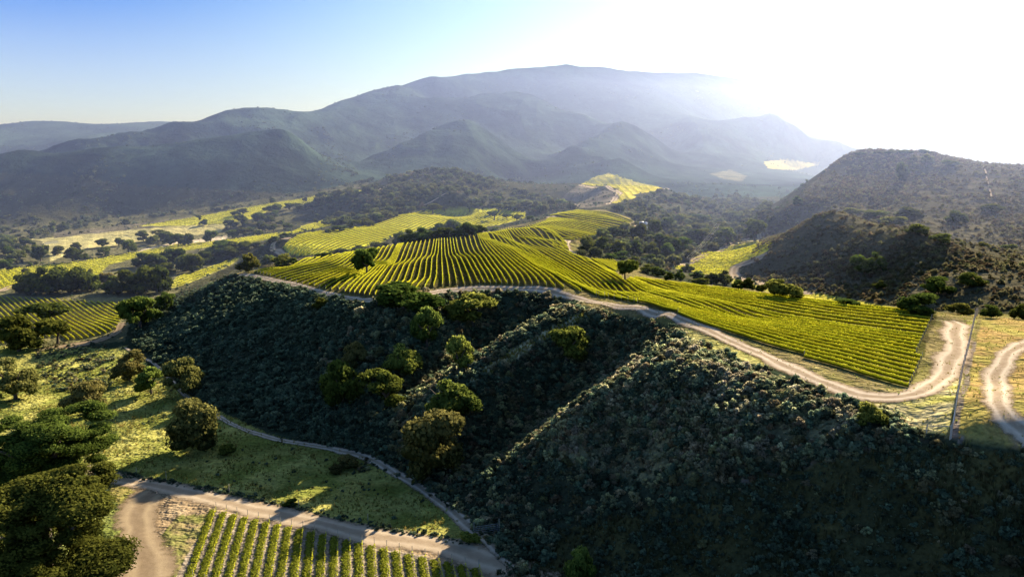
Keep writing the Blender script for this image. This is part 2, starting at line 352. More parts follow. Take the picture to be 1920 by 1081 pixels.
def blob(c, r, g, nu=9, nv=6, amp=.2):
    u = np.linspace(0, 2 * np.pi, nu, endpoint=False); v = np.linspace(0.12, np.pi - .12, nv)
    U, V = np.meshgrid(u, v, indexing='ij')
    rr = 1 + amp * g.uniform(-1, 1, U.shape)
    P = np.stack([np.cos(U) * np.sin(V) * rr, np.sin(U) * np.sin(V) * rr, np.cos(V) * rr], -1) * np.asarray(r) + np.asarray(c)
    idx = np.arange(nu * nv).reshape(nu, nv)
    f = np.stack([idx, np.roll(idx, -1, 0)], -1)
    q = np.stack([f[:, :-1, 0], f[:, :-1, 1], f[:, 1:, 1], f[:, 1:, 0]], -1)[..., ::-1].reshape(-1, 4)
    return P.reshape(-1, 3), q
def crown(seed, ncl, per, leaf, prof='oak', core=.78):
    """a crown in a unit box: width 1 around the z axis, base z=0, top z=1"""
    g = np.random.default_rng(seed); co = []; fa = []; ti = []; off = 0
    cl = []
    # a few big lobes first, then leaf clumps over the lobes' outer faces
    nl = {'oak': 6, 'big': 11, 'bush': 5, 'umbrella': 6}[prof]; lobes = []
    for k in range(nl):
        a = k / nl * 6.283 + g.uniform(-.5, .5); r = g.uniform(.10, .30) if k else .04
        R_ = g.uniform(.12, .28) * (1.0 if prof != 'big' else .85)
        zc = {'oak': g.uniform(.34, .70), 'big': g.uniform(.25, .72), 'bush': g.uniform(.16, .55), 'umbrella': g.uniform(.5, .68)}[prof]
        if r > .22 and prof != 'umbrella': zc *= .8
        lobes.append((r * math.cos(a), r * math.sin(a), zc, R_, R_ * (g.uniform(1.0, 1.4) if prof == 'big' else g.uniform(.75, 1.15) if prof != 'umbrella' else .6)))
    lobes.append((0, 0, .5 if prof != 'bush' else .36, .22, .28 if prof != 'umbrella' else .2))
    tries = 0
    while len(cl) < ncl and tries < 6000:
        tries += 1
        lx, ly, lz, lr, lh = lobes[g.integers(len(lobes))]
        d = g.normal(size=3); d /= np.linalg.norm(d)
        if d[2] < -.25: d[2] *= -1
        f_ = g.uniform(.65, 1.08)
        x, y, z = lx + d[0] * lr * f_, ly + d[1] * lr * f_, lz + d[2] * lh * f_
        if any(((x - m[0]) / m[3]) ** 2 + ((y - m[1]) / m[3]) ** 2 + ((z - m[2]) / m[4]) ** 2 < .38 for m in lobes) or z < .03: continue
        cl.append((x, y, z, min(1, .45 + .55 * f_)))
    for (x, y, z, q) in cl:
        rc = np.array([g.uniform(.8, 1.25), g.uniform(.8, 1.25), g.uniform(.55, .85)]) * g.uniform(.6, 1.35) * {'oak': .125, 'big': .075, 'bush': .15, 'umbrella': .115}[prof]
        d = g.normal(size=(per, 3)); d /= np.linalg.norm(d, axis=1, keepdims=True)
        d[:, 2] = np.where((d[:, 2] < -.3) & (g.random(per) < .7), -d[:, 2], d[:, 2])
        cen = np.array([x, y, z]) + d * rc * (g.uniform(.72, 1.12, (per, 1)))
        v, f = quads(cen, d * np.array([1, 1, 1.3]) + g.normal(size=(per, 3)) * .55, leaf * g.uniform(.6, 1.25, per), g, .8)
        co.append(v); fa.append(f + off); off += len(v)
        ti.append(np.clip(.02 + .50 * q * z + g.uniform(-.08, .12) + .35 * np.maximum(d[:, 2], 0) + g.uniform(-.15, .2, per), 0, 1))  # lighter toward the top: sunlit crown tops put into the leaf tint
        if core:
            v, f = blob((x, y, z), rc * core, g, 7, 5, .15); co.append(v); fa.append(f + off); off += len(v); ti.append(np.full(len(f), .08))  # core kept dark: shade inside the crown set as tint
    co = np.concatenate(co)
    co[:, 2] = (co[:, 2] - co[:, 2].min()) / (co[:, 2].max() - co[:, 2].min())
    w = max(np.ptp(co[:, 0]), np.ptp(co[:, 1])); co[:, :2] /= w
    return co, np.concatenate(fa), np.concatenate(ti)
def tube(path, rad, n=7):
    path = np.asarray(path, float); P = []
    for i, p in enumerate(path):
        t = path[min(i + 1, len(path) - 1)] - path[max(i - 1, 0)]; t = t / np.linalg.norm(t)
        a = np.cross(t, (0, 1, .01) if abs(t[1]) < .9 else (1, 0, 0)); a /= np.linalg.norm(a); b = np.cross(t, a)
        for k in range(n):
            w = 2 * np.pi * k / n; P.append(p + rad[i] * (math.cos(w) * a + math.sin(w) * b))
    P = np.array(P); m_ = len(path); idx = np.arange(m_ * n).reshape(m_, n)
    q = np.stack([idx[:-1], np.roll(idx, -1, 1)[:-1], np.roll(idx, -1, 1)[1:], idx[1:]], -1).reshape(-1, 4)
    return P, q
def trunk(seed, split=.28, top=.7):
    g = np.random.default_rng(seed); co = []; fa = []; off = 0
    lean = g.uniform(-.04, .04, 2)
    s = np.array((lean[0], lean[1], split))
    for path, rad in [([(0, 0, -.06), (lean[0] * .4, lean[1] * .4, split * .5), s], [.05, .036, .03])] + [
            ([s - (0, 0, .03), s + np.array((math.cos(a), math.sin(a), 1.1)) * .12, s + np.array((math.cos(a) * 1.2, math.sin(a) * 1.2, 1.35)) * g.uniform(.2, .3)], [.026, .018, .008]) for a in np.arange(5) * 1.257 + g.uniform(0, 1)]:
        v, f = tube(path, rad); co.append(v); fa.append(f + off); off += len(v)
    return np.concatenate(co), np.concatenate(fa)
def box(c, s, rz=0):
    x, y, z = np.array(s) / 2
    v = np.array([(sx * x, sy * y, sz * z) for sz in (-1, 1) for sx, sy in ((-1, -1), (1, -1), (1, 1), (-1, 1))])
    ca, sa = math.cos(rz), math.sin(rz); v = np.stack([v[:, 0] * ca - v[:, 1] * sa, v[:, 0] * sa + v[:, 1] * ca, v[:, 2]], 1) + np.array(c)
    f = np.array([(0, 3, 2, 1), (4, 5, 6, 7), (0, 1, 5, 4), (1, 2, 6, 5), (2, 3, 7, 6), (3, 0, 4, 7)])
    return v, f
class MB:
    def __init__(s): s.c = []; s.f = []; s.n = 0
    def add(s, vf):
        v, f = vf; s.c.append(v); s.f.append(f + s.n); s.n += len(v); return s
    def bar(s, a, b, r, n=5): return s.add(tube([a, b], [r, r], n))
    def mesh(s, name, m): return mesh_np(name, np.concatenate(s.c), s.f, m)
def pip(u, v, poly):
    px = np.array([p[0] for p in poly], float); py = np.array([p[1] for p in poly], float)
    ins = np.zeros(u.shape, bool)
    bb = (u >= px.min()) & (u <= px.max()) & (v >= py.min()) & (v <= py.max())
    uu = u[bb]; vv = v[bb]; r = np.zeros(uu.shape, bool); j = len(px) - 1
    for i in range(len(px)):
        c = ((py[i] > vv) != (py[j] > vv))
        with np.errstate(divide='ignore', invalid='ignore'):
            c &= uu < (px[j] - px[i]) * (vv - py[i]) / (py[j] - py[i] + 1e-12) + px[i]
        r ^= c; j = i
    ins[bb] = r
    return ins
# ------------------------------------------------------------------ painting the terrain
U, V, DEP = project(GX, GY, GZ)
JU = U + fbm(GX, GY, 9, 3) * np.clip(900 / DEP, 1.2, 7) ; JV = V + fbm(GX + 99, GY + 31, 9, 3) * np.clip(500 / DEP, .8, 4)
BASE = np.empty((NT, NS, 3), np.float32); BASE[:] = (.075, .075, .042)
def paint(poly, col, d0=0, d1=1e9, var=None, amt=.5, ns=12, raw=False, soft=1.0):
    mk = pip(U if raw else JU, V if raw else JV, poly) & (DEP > d0) & (DEP < d1)
    c = np.array(col, np.float32)
    if var is not None:
        w = np.clip(.5 + 1.6 * fbm(GX[mk] + ns * 3, GY[mk], ns, 4), 0, 1)[:, None] * amt
        c = c * (1 - w) + np.array(var, np.float32) * w
    BASE[mk] = BASE[mk] * (1 - soft) + c * soft
    return mk
g_ = fbm(GX, GY, 120, 4)[..., None]
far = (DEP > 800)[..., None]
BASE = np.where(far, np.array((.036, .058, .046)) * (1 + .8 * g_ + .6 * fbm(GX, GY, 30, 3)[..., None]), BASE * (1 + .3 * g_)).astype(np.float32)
# gray brown hills on the right, pale scrub
mk_near = paint([(-900, 500), (2400, 500), (2400, 1500), (-900, 1500)], (.04, .056, .033), 0, 330, (.06, .062, .036), .6, 9)
HILL_R = [(1395, 520), (1430, 440), (1480, 385), (1560, 310), (1600, 280), (1740, 265), (1830, 300), (2300, 300), (2300, 600), (1700, 580), (1480, 540)]
mk_hill = paint(HILL_R, (.135, .12, .075), 240, 760, (.085, .08, .045), .7, 25)
# valley floor, meadow and fields
VALLEY = [(-900, 430), (150, 415), (420, 385), (560, 362), (690, 340), (700, 372), (560, 400), (520, 440), (450, 490), (430, 500), (250, 590), (235, 640), (100, 650), (-900, 660)]
mk_valley = paint(VALLEY, (.17, .16, .085), 240, 840, (.09, .09, .045), .8, 20)
MEADOW = [(-900, 640), (140, 650), (240, 655), (300, 700), (345, 735), (400, 765), (500, 812), (600, 838), (690, 860), (800, 925), (880, 985), (930, 1020), (860, 1015), (700, 985), (560, 952), (400, 917), (220, 880), (190, 890), (-60, 1200), (-900, 1200)]
mk_meadow = paint(MEADOW, (.36, .34, .095), 0, 305, (.19, .21, .045), .95, 7)
BARE = [(190, 885), (420, 925), (700, 985), (900, 1020), (1010, 1090), (1200, 1400), (300, 1400), (262, 1081), (250, 1000), (235, 930)]
mk_bare = paint(BARE, (.42, .32, .20), 0, 240, (.30, .21, .12), .7, 5)
paint([(208, 895), (275, 930), (290, 960), (240, 970), (200, 960)], (.20, .19, .05), 0, 240, (.28, .21, .09), .6, 2.5)
paint([(330, 965), (400, 960), (345, 1090), (310, 1090), (298, 1010)], (.17, .18, .05), 0, 240, (.30, .22, .12), .9, 3)
VALLEY_FLOOR_VINES = [(400, 958), (905, 1066), (1000, 1300), (200, 1300)]
paint(VALLEY_FLOOR_VINES, (.30, .25, .19), 0, 240, (.20, .16, .11), .6, 2)
paint([(-900, 880), (150, 890), (215, 940), (262, 1081), (255, 1300), (-900, 1300)], (.24, .26, .08), 0, 240, (.17, .20, .045), .8, 4)
PALE = [(78, 452), (62, 447), (60, 450), (100, 444), (250, 430), (330, 424), (425, 420), (415, 435), (330, 446), (250, 456), (195, 462), (160, 466), (118, 480), (95, 490), (90, 470)]
paint(PALE, (.50, .44, .20), 350, 850, (.40, .37, .17), .7, 30)
paint([(82, 453), (110, 451), (112, 455), (85, 458)], (.30, .29, .2), 350, 850)
paint([(270, 466), (330, 453), (425, 441), (425, 449), (330, 460), (280, 472), (250, 476)], (.62, .52, .38), 350, 850)
paint([(100, 436), (250, 420), (420, 398), (560, 374), (680, 350), (690, 352), (560, 383), (420, 409), (250, 430), (100, 446)], (.20, .175, .13), 350, 850, (.12, .11, .07), .7, 12)
FARYEL = [(245, 427), (330, 413), (430, 396), (510, 381), (560, 374), (620, 363), (688, 355), (680, 364), (560, 383), (505, 395), (470, 410), (425, 419), (330, 423), (270, 424)]
paint(FARYEL, (.56, .53, .07), 350, 860, (.48, .47, .07), .6, 40)
STRIP = [(-100, 515), (60, 500), (140, 492), (230, 478), (330, 458), (420, 451), (500, 440), (540, 436), (600, 416), (680, 405), (690, 412), (640, 418), (560, 436), (500, 450), (455, 458), (400, 462), (330, 472), (260, 482), (205, 497), (190, 510), (200, 520), (160, 520), (0, 545), (-100, 560)]
paint(STRIP, (.44, .42, .07), 300, 800, (.32, .32, .06), .7, 14)
paint([(318, 530), (330, 520), (420, 490), (452, 480), (440, 492), (420, 503), (395, 513), (345, 535), (322, 540)], (.46, .43, .08), 240, 600, (.30, .3, .07), .6, 9)
paint([(560, 425), (640, 402), (690, 404), (640, 415), (600, 425)], (.5, .47, .07), 400, 800)
LOWV = [(-300, 556), (0, 552), (120, 558), (330, 556), (318, 548), (300, 560), (235, 592), (222, 615), (206, 627), (130, 643), (105, 636), (60, 645), (-300, 670)]
paint(LOWV, (.24, .215, .10), 230, 420, (.17, .16, .07), .6, 8)
# main plateau
PLATEAU = [(440, 512), (500, 497), (530, 488), (640, 472), (740, 456), (850, 441), (950, 426), (1030, 408), (1042, 392), (1130, 391), (1190, 412), (1190, 425), (1110, 452), (1080, 465), (1110, 485), (1190, 497), (1220, 515), (1300, 530), (1500, 553), (1640, 570), (1790, 586), (1930, 590), (2300, 590), (2300, 900), (1920, 843), (1785, 820), (1700, 790), (1640, 765), (1580, 745), (1500, 712), (1350, 652), (1290, 625), (1230, 605), (1150, 590), (1100, 575), (1030, 549), (950, 543), (850, 547), (760, 562), (690, 570), (620, 556), (560, 540), (500, 528), (460, 521)]
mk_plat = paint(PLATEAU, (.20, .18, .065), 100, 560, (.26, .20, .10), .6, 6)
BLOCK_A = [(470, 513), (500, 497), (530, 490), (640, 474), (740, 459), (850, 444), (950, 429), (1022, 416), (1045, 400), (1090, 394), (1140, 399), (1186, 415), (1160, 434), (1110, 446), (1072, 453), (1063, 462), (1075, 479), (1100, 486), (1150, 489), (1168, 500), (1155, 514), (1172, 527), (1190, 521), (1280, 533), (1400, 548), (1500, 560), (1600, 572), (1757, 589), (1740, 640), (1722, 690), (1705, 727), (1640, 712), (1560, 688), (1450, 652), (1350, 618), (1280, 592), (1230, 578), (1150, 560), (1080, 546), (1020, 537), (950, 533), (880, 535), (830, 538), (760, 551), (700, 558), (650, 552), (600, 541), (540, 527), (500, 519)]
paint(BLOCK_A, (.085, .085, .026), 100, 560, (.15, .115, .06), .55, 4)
paint([(1840, 596), (1925, 598), (2300, 600), (2300, 900), (1920, 838), (1800, 815), (1808, 760), (1822, 690)], (.34, .29, .085), 90, 260, (.38, .25, .10), .85, 5)
paint([(1640, 760), (1700, 752), (1760, 735), (1790, 690), (1805, 640), (1812, 600), (1830, 598), (1815, 660), (1795, 740), (1780, 815), (1720, 800)], (.40, .38, .10), 90, 260, (.5, .42, .26), .7, 4)
paint([(1822, 640), (1832, 640), (1810, 740), (1800, 815), (1835, 835), (1800, 830), (1786, 815), (1803, 720)], (.26, .21, .17), 90, 260, (.16, .14, .10), .8, 2)
paint([(1285, 612), (1400, 662), (1440, 690), (1330, 655), (1275, 628)], (.42, .38, .14), 90, 260, (.34, .33, .1), .7, 4)
# block beyond the gully, mesas, right hand fields
BLOCK_B = [(530, 463), (545, 448), (575, 438), (640, 430), (690, 424), (720, 416), (760, 402), (800, 393), (880, 390), (940, 392), (985, 398), (985, 408), (955, 417), (900, 428), (850, 433), (800, 430), (745, 438), (720, 452), (680, 463), (620, 473), (560, 480), (540, 474)]
paint(BLOCK_B, (.54, .52, .05), 380, 720, (.46, .46, .05), .6, 20)
MESA = [(1090, 345), (1110, 334), (1140, 325), (1160, 331), (1190, 340), (1215, 346), (1243, 353), (1225, 359), (1195, 363), (1185, 366), (1195, 369), (1170, 378), (1146, 381), (1155, 368), (1160, 355), (1140, 348), (1105, 348)]
paint(MESA, (.60, .52, .08), 500, 1000, (.50, .45, .07), .6, 30)
FIELD_R = [(1258, 502), (1300, 487), (1350, 470), (1390, 457), (1420, 453), (1448, 458), (1440, 470), (1410, 486), (1375, 497), (1368, 510), (1340, 516), (1290, 508)]
paint(FIELD_R, (.56, .50, .06), 300, 700, (.46, .43, .05), .6, 9)
paint([(1340, 463), (1400, 446), (1445, 446), (1445, 458), (1400, 452), (1350, 468)], (.50, .42, .2), 300, 700)
paint([(1375, 497), (1368, 512), (1400, 530), (1500, 552), (1640, 574), (1650, 580), (1480, 556), (1380, 535), (1350, 515)], (.46, .42, .10), 230, 500, (.36, .33, .08), .6, 9)
paint([(1480, 540), (1590, 560), (1690, 580), (1640, 582), (1500, 562)], (.50, .45, .07), 230, 500)
paint([(1432, 303), (1470, 299), (1540, 308), (1490, 319), (1440, 316)], (.55, .46, .13), 1100, 2500)
paint([(1330, 326), (1370, 318), (1400, 330), (1390, 341), (1360, 336)], (.20, .19, .11), 850, 1600, (.09, .095, .055), .9, 14)
paint([(1820, 289), (1925, 289), (2300, 289), (2300, 296), (1925, 296), (1820, 295)], (.55, .47, .13), 1000, 4000)
# eroded pale face of the far mesa, tracks on the tree hill
paint([(1085, 347), (1110, 352), (1150, 360), (1155, 368), (1140, 385), (1105, 390), (1040, 388), (1060, 365)], (.22, .19, .14), 560, 850, (.10, .095, .07), .8, 10)
paint([(795, 330), (815, 320), (822, 322), (800, 334)], (.5, .47, .4), 600, 1000, raw=True)
# bare strip across the shaded lower right slope
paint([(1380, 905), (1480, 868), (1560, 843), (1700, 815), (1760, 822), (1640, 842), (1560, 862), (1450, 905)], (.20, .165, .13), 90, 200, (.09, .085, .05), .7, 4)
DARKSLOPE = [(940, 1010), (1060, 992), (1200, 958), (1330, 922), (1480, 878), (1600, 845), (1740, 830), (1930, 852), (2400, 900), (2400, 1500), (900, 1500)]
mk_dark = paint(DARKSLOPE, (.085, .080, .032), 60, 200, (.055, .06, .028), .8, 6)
paint([(1082, 586), (1112, 592), (1060, 620), (1005, 646), (950, 684), (905, 706), (885, 718), (878, 708), (930, 676), (985, 640), (1040, 612)], (.52, .48, .28), 150, 320)
paint([(1255, 640), (1285, 650), (1220, 690), (1190, 690)], (.34, .32, .14), 130, 240)

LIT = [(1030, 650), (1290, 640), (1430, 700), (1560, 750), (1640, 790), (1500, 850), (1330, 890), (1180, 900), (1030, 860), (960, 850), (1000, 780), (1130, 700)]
paint(LIT, (.20, .19, .10), 90, 300, (.08, .085, .05), .8, 6)  # spur ground lightened to paint in the sunlight there
for p_ in ([(560, 400), (600, 375), (650, 362), (700, 345), (760, 325), (820, 316), (880, 328), (950, 350), (1040, 378), (1090, 392), (990, 400), (940, 390), (880, 388), (800, 392), (755, 402), (690, 425)], [(1085, 458), (1165, 437), (1190, 415), (1170, 400), (1130, 390), (1180, 378), (1230, 360), (1300, 370), (1400, 372), (1440, 385), (1460, 400), (1420, 445), (1360, 462), (1290, 488), (1250, 505), (1190, 496), (1090, 480)]):
    paint(p_, (.055, .062, .034), 330, 960, (.13, .12, .07), .45, 18, soft=.85)
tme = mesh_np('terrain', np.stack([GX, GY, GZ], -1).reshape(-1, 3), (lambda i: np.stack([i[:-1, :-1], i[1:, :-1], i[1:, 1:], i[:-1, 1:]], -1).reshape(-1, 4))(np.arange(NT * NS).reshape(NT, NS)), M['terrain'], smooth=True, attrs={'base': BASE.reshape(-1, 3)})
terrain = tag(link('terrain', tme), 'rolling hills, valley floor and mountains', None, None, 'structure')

# ------------------------------------------------------------------ roads and tracks: draped strips
def catmull(P, per=8):
    P = np.asarray(P, float); Q = np.concatenate([[2 * P[0] - P[1]], P, [2 * P[-1] - P[-2]]]); out = []
    for i in range(1, len(Q) - 2):
        for t in np.linspace(0, 1, per, endpoint=False):
            a, b, c, d = Q[i - 1], Q[i], Q[i + 1], Q[i + 2]
            out.append(.5 * (2 * b + (c - a) * t + (2 * a - 5 * b + 4 * c - d) * t * t + (3 * b - a - 3 * c + d) * t ** 3))
    out.append(Q[-2]); return np.array(out)
def resample(P, step):
    s = np.concatenate([[0], np.cumsum(np.linalg.norm(np.diff(P[:, :2], axis=0), axis=1))])
    n = max(2, int(s[-1] / step) + 1); t = np.linspace(0, s[-1], n)
    return np.stack([np.interp(t, s, P[:, k]) for k in range(P.shape[1])], 1)
def track(name, px, width, m, label, lift=.10, step=.7, world=False, dmin=0):
    W = np.array(px, float) if world else np.array([at(u, v, dmin)[:2] for u, v in px])
    P = resample(catmull(W), step); n = len(P); k = 13
    tg = np.gradient(P, axis=0); tg /= np.linalg.norm(tg, axis=1, keepdims=True); nr = np.stack([-tg[:, 1], tg[:, 0]], 1)
    w = np.interp(np.linspace(0, 1, n), np.linspace(0, 1, len(width)), width) if isinstance(width, (list, tuple)) else np.full(n, width)
    w = w * (1 + .35 * fbm(P[:, 0], P[:, 1], 8, 3)); P = P + nr * (fbm(P[:, 1], P[:, 0], 14, 2) * w * .22)[:, None]
    s = np.linspace(-1, 1, k)
    X = P[:, None, 0] + nr[:, None, 0] * s[None] * w[:, None] * .62; Y = P[:, None, 1] + nr[:, None, 1] * s[None] * w[:, None] * .62
    Z = ground(X, Y) + lift
    e = np.clip((1 - np.abs(s)) * 1.6, 0, 1) * .7; e = np.repeat(e[None], n, 0)
    e *= np.clip(np.minimum(np.arange(n), np.arange(n)[::-1]) / 6, 0, 1)[:, None]
    rut = np.exp(-((np.abs(s) - .38) / .15) ** 2) * .6 - .12
    i = np.arange(n * k).reshape(n, k)
    me = mesh_np(name, np.stack([X, Y, Z], -1).reshape(-1, 3), np.stack([i[:-1, :-1], i[:-1, 1:], i[1:, 1:], i[1:, :-1]], -1).reshape(-1, 4), m, smooth=True,
                 attrs={'edge': e.ravel(), 'rut': np.repeat(rut[None], n, 0).ravel()})
    return tag(link(name, me), label, None, None, 'structure')
track('dirt_road', [(448, 514), (500, 523), (560, 536), (620, 551), (660, 560), (700, 564), (760, 558), (830, 545), (880, 541), (950, 539), (1010, 542), (1060, 552), (1110, 565), (1160, 576), (1230, 588), (1290, 605), (1350, 630), (1420, 663), (1500, 700), (1580, 732), (1640, 745), (1700, 744), (1745, 729), (1772, 700), (1784, 665), (1790, 632), (1786, 607), (1765, 598)], [3, 3.5, 3, 2.5, 2.5, 3, 3.5, 3.5, 4.5, 5, 5.5, 6, 7, 6], M['pale_road'], 'pale dirt road along the vineyard edge')
track('dirt_track', [(2050, 610), (1925, 648), (1885, 668), (1868, 700), (1862, 735), (1878, 770), (1925, 808), (2060, 860)], 4.5, M['pale_road'], 'pale stony track on the right')
track('valley_road', [(150, 872), (215, 893), (310, 912), (420, 938), (560, 974), (700, 1005), (830, 1028), (930, 1052), (1000, 1085), (1080, 1140)], [4, 5, 6, 6.5, 7, 7.5, 8, 8], M['road'], 'wide dirt road across the valley')
track('foot_path', [(232, 650), (262, 668), (290, 682), (320, 712), (345, 737), (372, 757), (410, 781), (460, 806), (520, 824), (580, 834), (630, 842), (690, 860), (750, 893), (800, 925), (850, 962), (900, 1005), (950, 1045), (990, 1075)], [.9, 1, 1.2, 1.4, 1.6, 2.2, 2.8, 3.2], M['pale_road'], 'narrow path along the foot of the slope', .14)
track('dirt_track', [(262, 1110), (275, 1050), (270, 1000), (262, 960), (275, 930), (310, 915)], [12, 10, 9, 8], M['brown_road'], 'brown track beside the big oaks', .05)
track('dirt_track', [(228, 604), (218, 622), (190, 637), (150, 646), (100, 652), (60, 656)], [3, 4, 5, 4], M['brown_road'], 'track below the lower vineyard')
track('dirt_track', [(1066, 449), (1060, 456), (1064, 467), (1078, 475)], 4, M['pale_road'], 'turning loop at the vineyard edge')
track('dirt_track', [(1160, 524), (1180, 524), (1215, 523), (1245, 528)], 4, M['pale_road'], 'track past the lone oak')
track('dirt_track', [(1022, 406), (1034, 411), (1045, 416)], 5, M['pale_road'], 'track end at the far vineyard corner')
track('dirt_track', [(1185, 418), (1196, 428), (1192, 438)], 6, M['pale_road'], 'bare yard beside the trees')
track('dirt_track', [(1448, 452), (1425, 447), (1400, 447), (1360, 462), (1310, 482), (1270, 497)], 4, M['road'], 'track above the valley vineyard', dmin=330)
track('dirt_track', [(1440, 478), (1408, 490), (1382, 500), (1378, 512), (1400, 525), (1450, 538), (1530, 552)], 6, M['road'], 'curving road below the dark hill', dmin=250)
track('dirt_track', [(547, 448), (522, 450), (512, 458), (514, 470), (530, 479), (560, 490)], 4, M['road'], 'track curving round the yellow vineyard', dmin=380)
track('dirt_track', [(1086, 346), (1110, 351), (1145, 354), (1160, 362), (1152, 372), (1140, 384)], 6, M['pale_road'], 'pale track along the far mesa rim', dmin=550)
track('dirt_track', [(1243, 352), (1255, 356)], 7, M['pale_road'], 'pale track end at the far mesa', dmin=550)
track('dirt_track', [(0, 547), (14, 540), (36, 532), (44, 528)], 5, M['road'], 'track beside the dark grove')
track('dirt_track', [(300, 470), (345, 463), (400, 456), (450, 449), (500, 441), (545, 434)], 4, M['pale_road'], 'valley track along the oaks', dmin=380)
track('dirt_track', [(678, 367), (700, 362), (725, 348), (745, 342)], 2, M['pale_road'], 'track climbing the wooded hill', dmin=550)
track('dirt_track', [(790, 386), (820, 372), (845, 360)], 1.6, M['pale_road'], 'track on the wooded hill', dmin=550)
track('dirt_track', [(1845, 312), (1850, 335), (1860, 372)], 1.1, M['road'], 'narrow firebreak on the right hill', dmin=350)

# ------------------------------------------------------------------ scattered plants nobody could count (kind = stuff)
SRC = bpy.data.collections.new('plant_sources')
def src(name, me):
    o = bpy.data.objects.new(name, me); return o
def scatter_group(name, objs):
    c = bpy.data.collections.new(name)
    for o in objs: c.objects.link(o)
    ng = bpy.data.node_groups.new(name, 'GeometryNodeTree')
    ng.interface.new_socket('Geometry', in_out='INPUT', socket_type='NodeSocketGeometry'); ng.interface.new_socket('Geometry', in_out='OUTPUT', socket_type='NodeSocketGeometry')
    N = ng.nodes.new; L = ng.links.new
    gi = N('NodeGroupInput'); go = N('NodeGroupOutput'); ci = N('GeometryNodeCollectionInfo'); ci.inputs['Collection'].default_value = c
    ci.inputs['Separate Children'].default_value = True; ci.inputs['Reset Children'].default_value = True
    ip = N('GeometryNodeInstanceOnPoints'); ip.inputs['Pick Instance'].default_value = True
    def na(n, t):
        a = N('GeometryNodeInputNamedAttribute'); a.data_type = t; a.inputs['Name'].default_value = n; return [o for o in a.outputs if o.enabled and o.name == 'Attribute'][0]
    L(gi.outputs[0], ip.inputs['Points']); L(ci.outputs[0], ip.inputs['Instance'])
    L(na('idx', 'INT'), ip.inputs['Instance Index'])
    er = N('FunctionNodeEulerToRotation'); L(na('rot', 'FLOAT_VECTOR'), er.inputs[0]); L(er.outputs[0], ip.inputs['Rotation'])
    L(na('scl', 'FLOAT_VECTOR'), ip.inputs['Scale']); L(ip.outputs[0], go.inputs[0])
    return ng
def scatter(name, ng, nvar, dens, smin, smax, label, zs=(.8, 1.2), sink=.08, cap=30000, noise=None, seed=1, hmul=1.0):
    """dens: plants per square metre on the (NT, NS) grid"""
    g = np.random.default_rng(seed)
    dth = TH[1] - TH[0]; ds = np.gradient(SS)[None]
    ex = dens * np.exp(2 * SG) * dth * ds
    ex = ex * np.sqrt(1 + 5 * (np.gradient(GZ, axis=1) / ds / np.exp(SG)) ** 2)
    if noise is not None: ex = ex * np.clip(.5 + 1.8 * fbm(GX + 7 * seed, GY, noise, 3), .25, 1.6)
    tot = ex.sum(); k = min(1.0, cap / max(tot, 1)); cnt = g.poisson(ex * k)
    ii, jj = np.nonzero(cnt); r = cnt[ii, jj]; ii = np.repeat(ii, r); jj = np.repeat(jj, r)
    t = TH[ii] + g.uniform(-.5, .5, len(ii)) * dth; s = SS[jj] + g.uniform(-.5, .5, len(ii)) * ds[0][jj]
    x = np.exp(s) * np.sin(t); y = np.exp(s) * np.cos(t)
    sc = smin + (smax - smin) * g.random(len(x)) ** 2.8
    z = ground(x, y) - sc * sink
    me = bpy.data.meshes.new(name); me.vertices.add(len(x)); me.vertices.foreach_set('co', np.stack([x, y, z], 1).astype(np.float32).ravel())
    a = me.attributes.new('idx', 'INT', 'POINT'); a.data.foreach_set('value', g.integers(0, nvar, len(x)).astype(np.int32))
    a = me.attributes.new('rot', 'FLOAT_VECTOR', 'POINT'); a.data.foreach_set('vector', np.stack([g.normal(0, .1, len(x)), g.normal(0, .1, len(x)), g.uniform(0, 6.28, len(x))], 1).astype(np.float32).ravel())
    sz = sc * g.uniform(zs[0], zs[1], len(x)) * hmul
    a = me.attributes.new('scl', 'FLOAT_VECTOR', 'POINT'); a.data.foreach_set('vector', np.stack([sc * g.uniform(.8, 1.2, len(x)), sc * g.uniform(.8, 1.2, len(x)), sz], 1).astype(np.float32).ravel())
    me.update()
    o = tag(link(name, me), label, None, None, 'stuff')
    md = o.modifiers.new('scatter', 'NODES'); md.node_group = ng
    print(name, len(x), 'of', int(tot))
    return o
def shrub_src(pref, m, n, ncl, per, leaf, prof='bush', seed=100):
    out = []
    for i in range(n):
        co, fa, ti = crown(seed + i, ncl, per, leaf, prof, core=.5)
        out.append(src(f'{pref}_{i}', mesh_np(f'{pref}', co, fa, m, ti)))
    return out
NG_SAGE = scatter_group('sage_scatter', shrub_src('sage_bush', M['sage'], 4, 12, 40, .048, seed=100) + shrub_src('green_bush', M['green_scrub'], 2, 12, 30, .06, seed=120) + shrub_src('dry_bush', M['dry'], 1, 10, 30, .06, seed=130))
NG_SUN_SAGE = scatter_group('silver_scatter', shrub_src('silver_sage_bush', M['silver'], 4, 12, 36, .05, seed=210))
NG_GREEN = scatter_group('green_scatter', shrub_src('green_bush', M['green_scrub'], 4, 8, 18, .085, seed=140))
NG_DRY = scatter_group('dry_scatter', shrub_src('dry_bush', M['dry'], 4, 7, 14, .10, seed=160))
NG_WOOD = scatter_group('wood_scatter', shrub_src('wood_crown', M['wood'], 5, 12, 22, .07, 'bush', seed=180))
NG_FAR = scatter_group('far_scatter', shrub_src('far_crown', M['far_wood'], 4, 8, 10, .11, 'bush', seed=190))
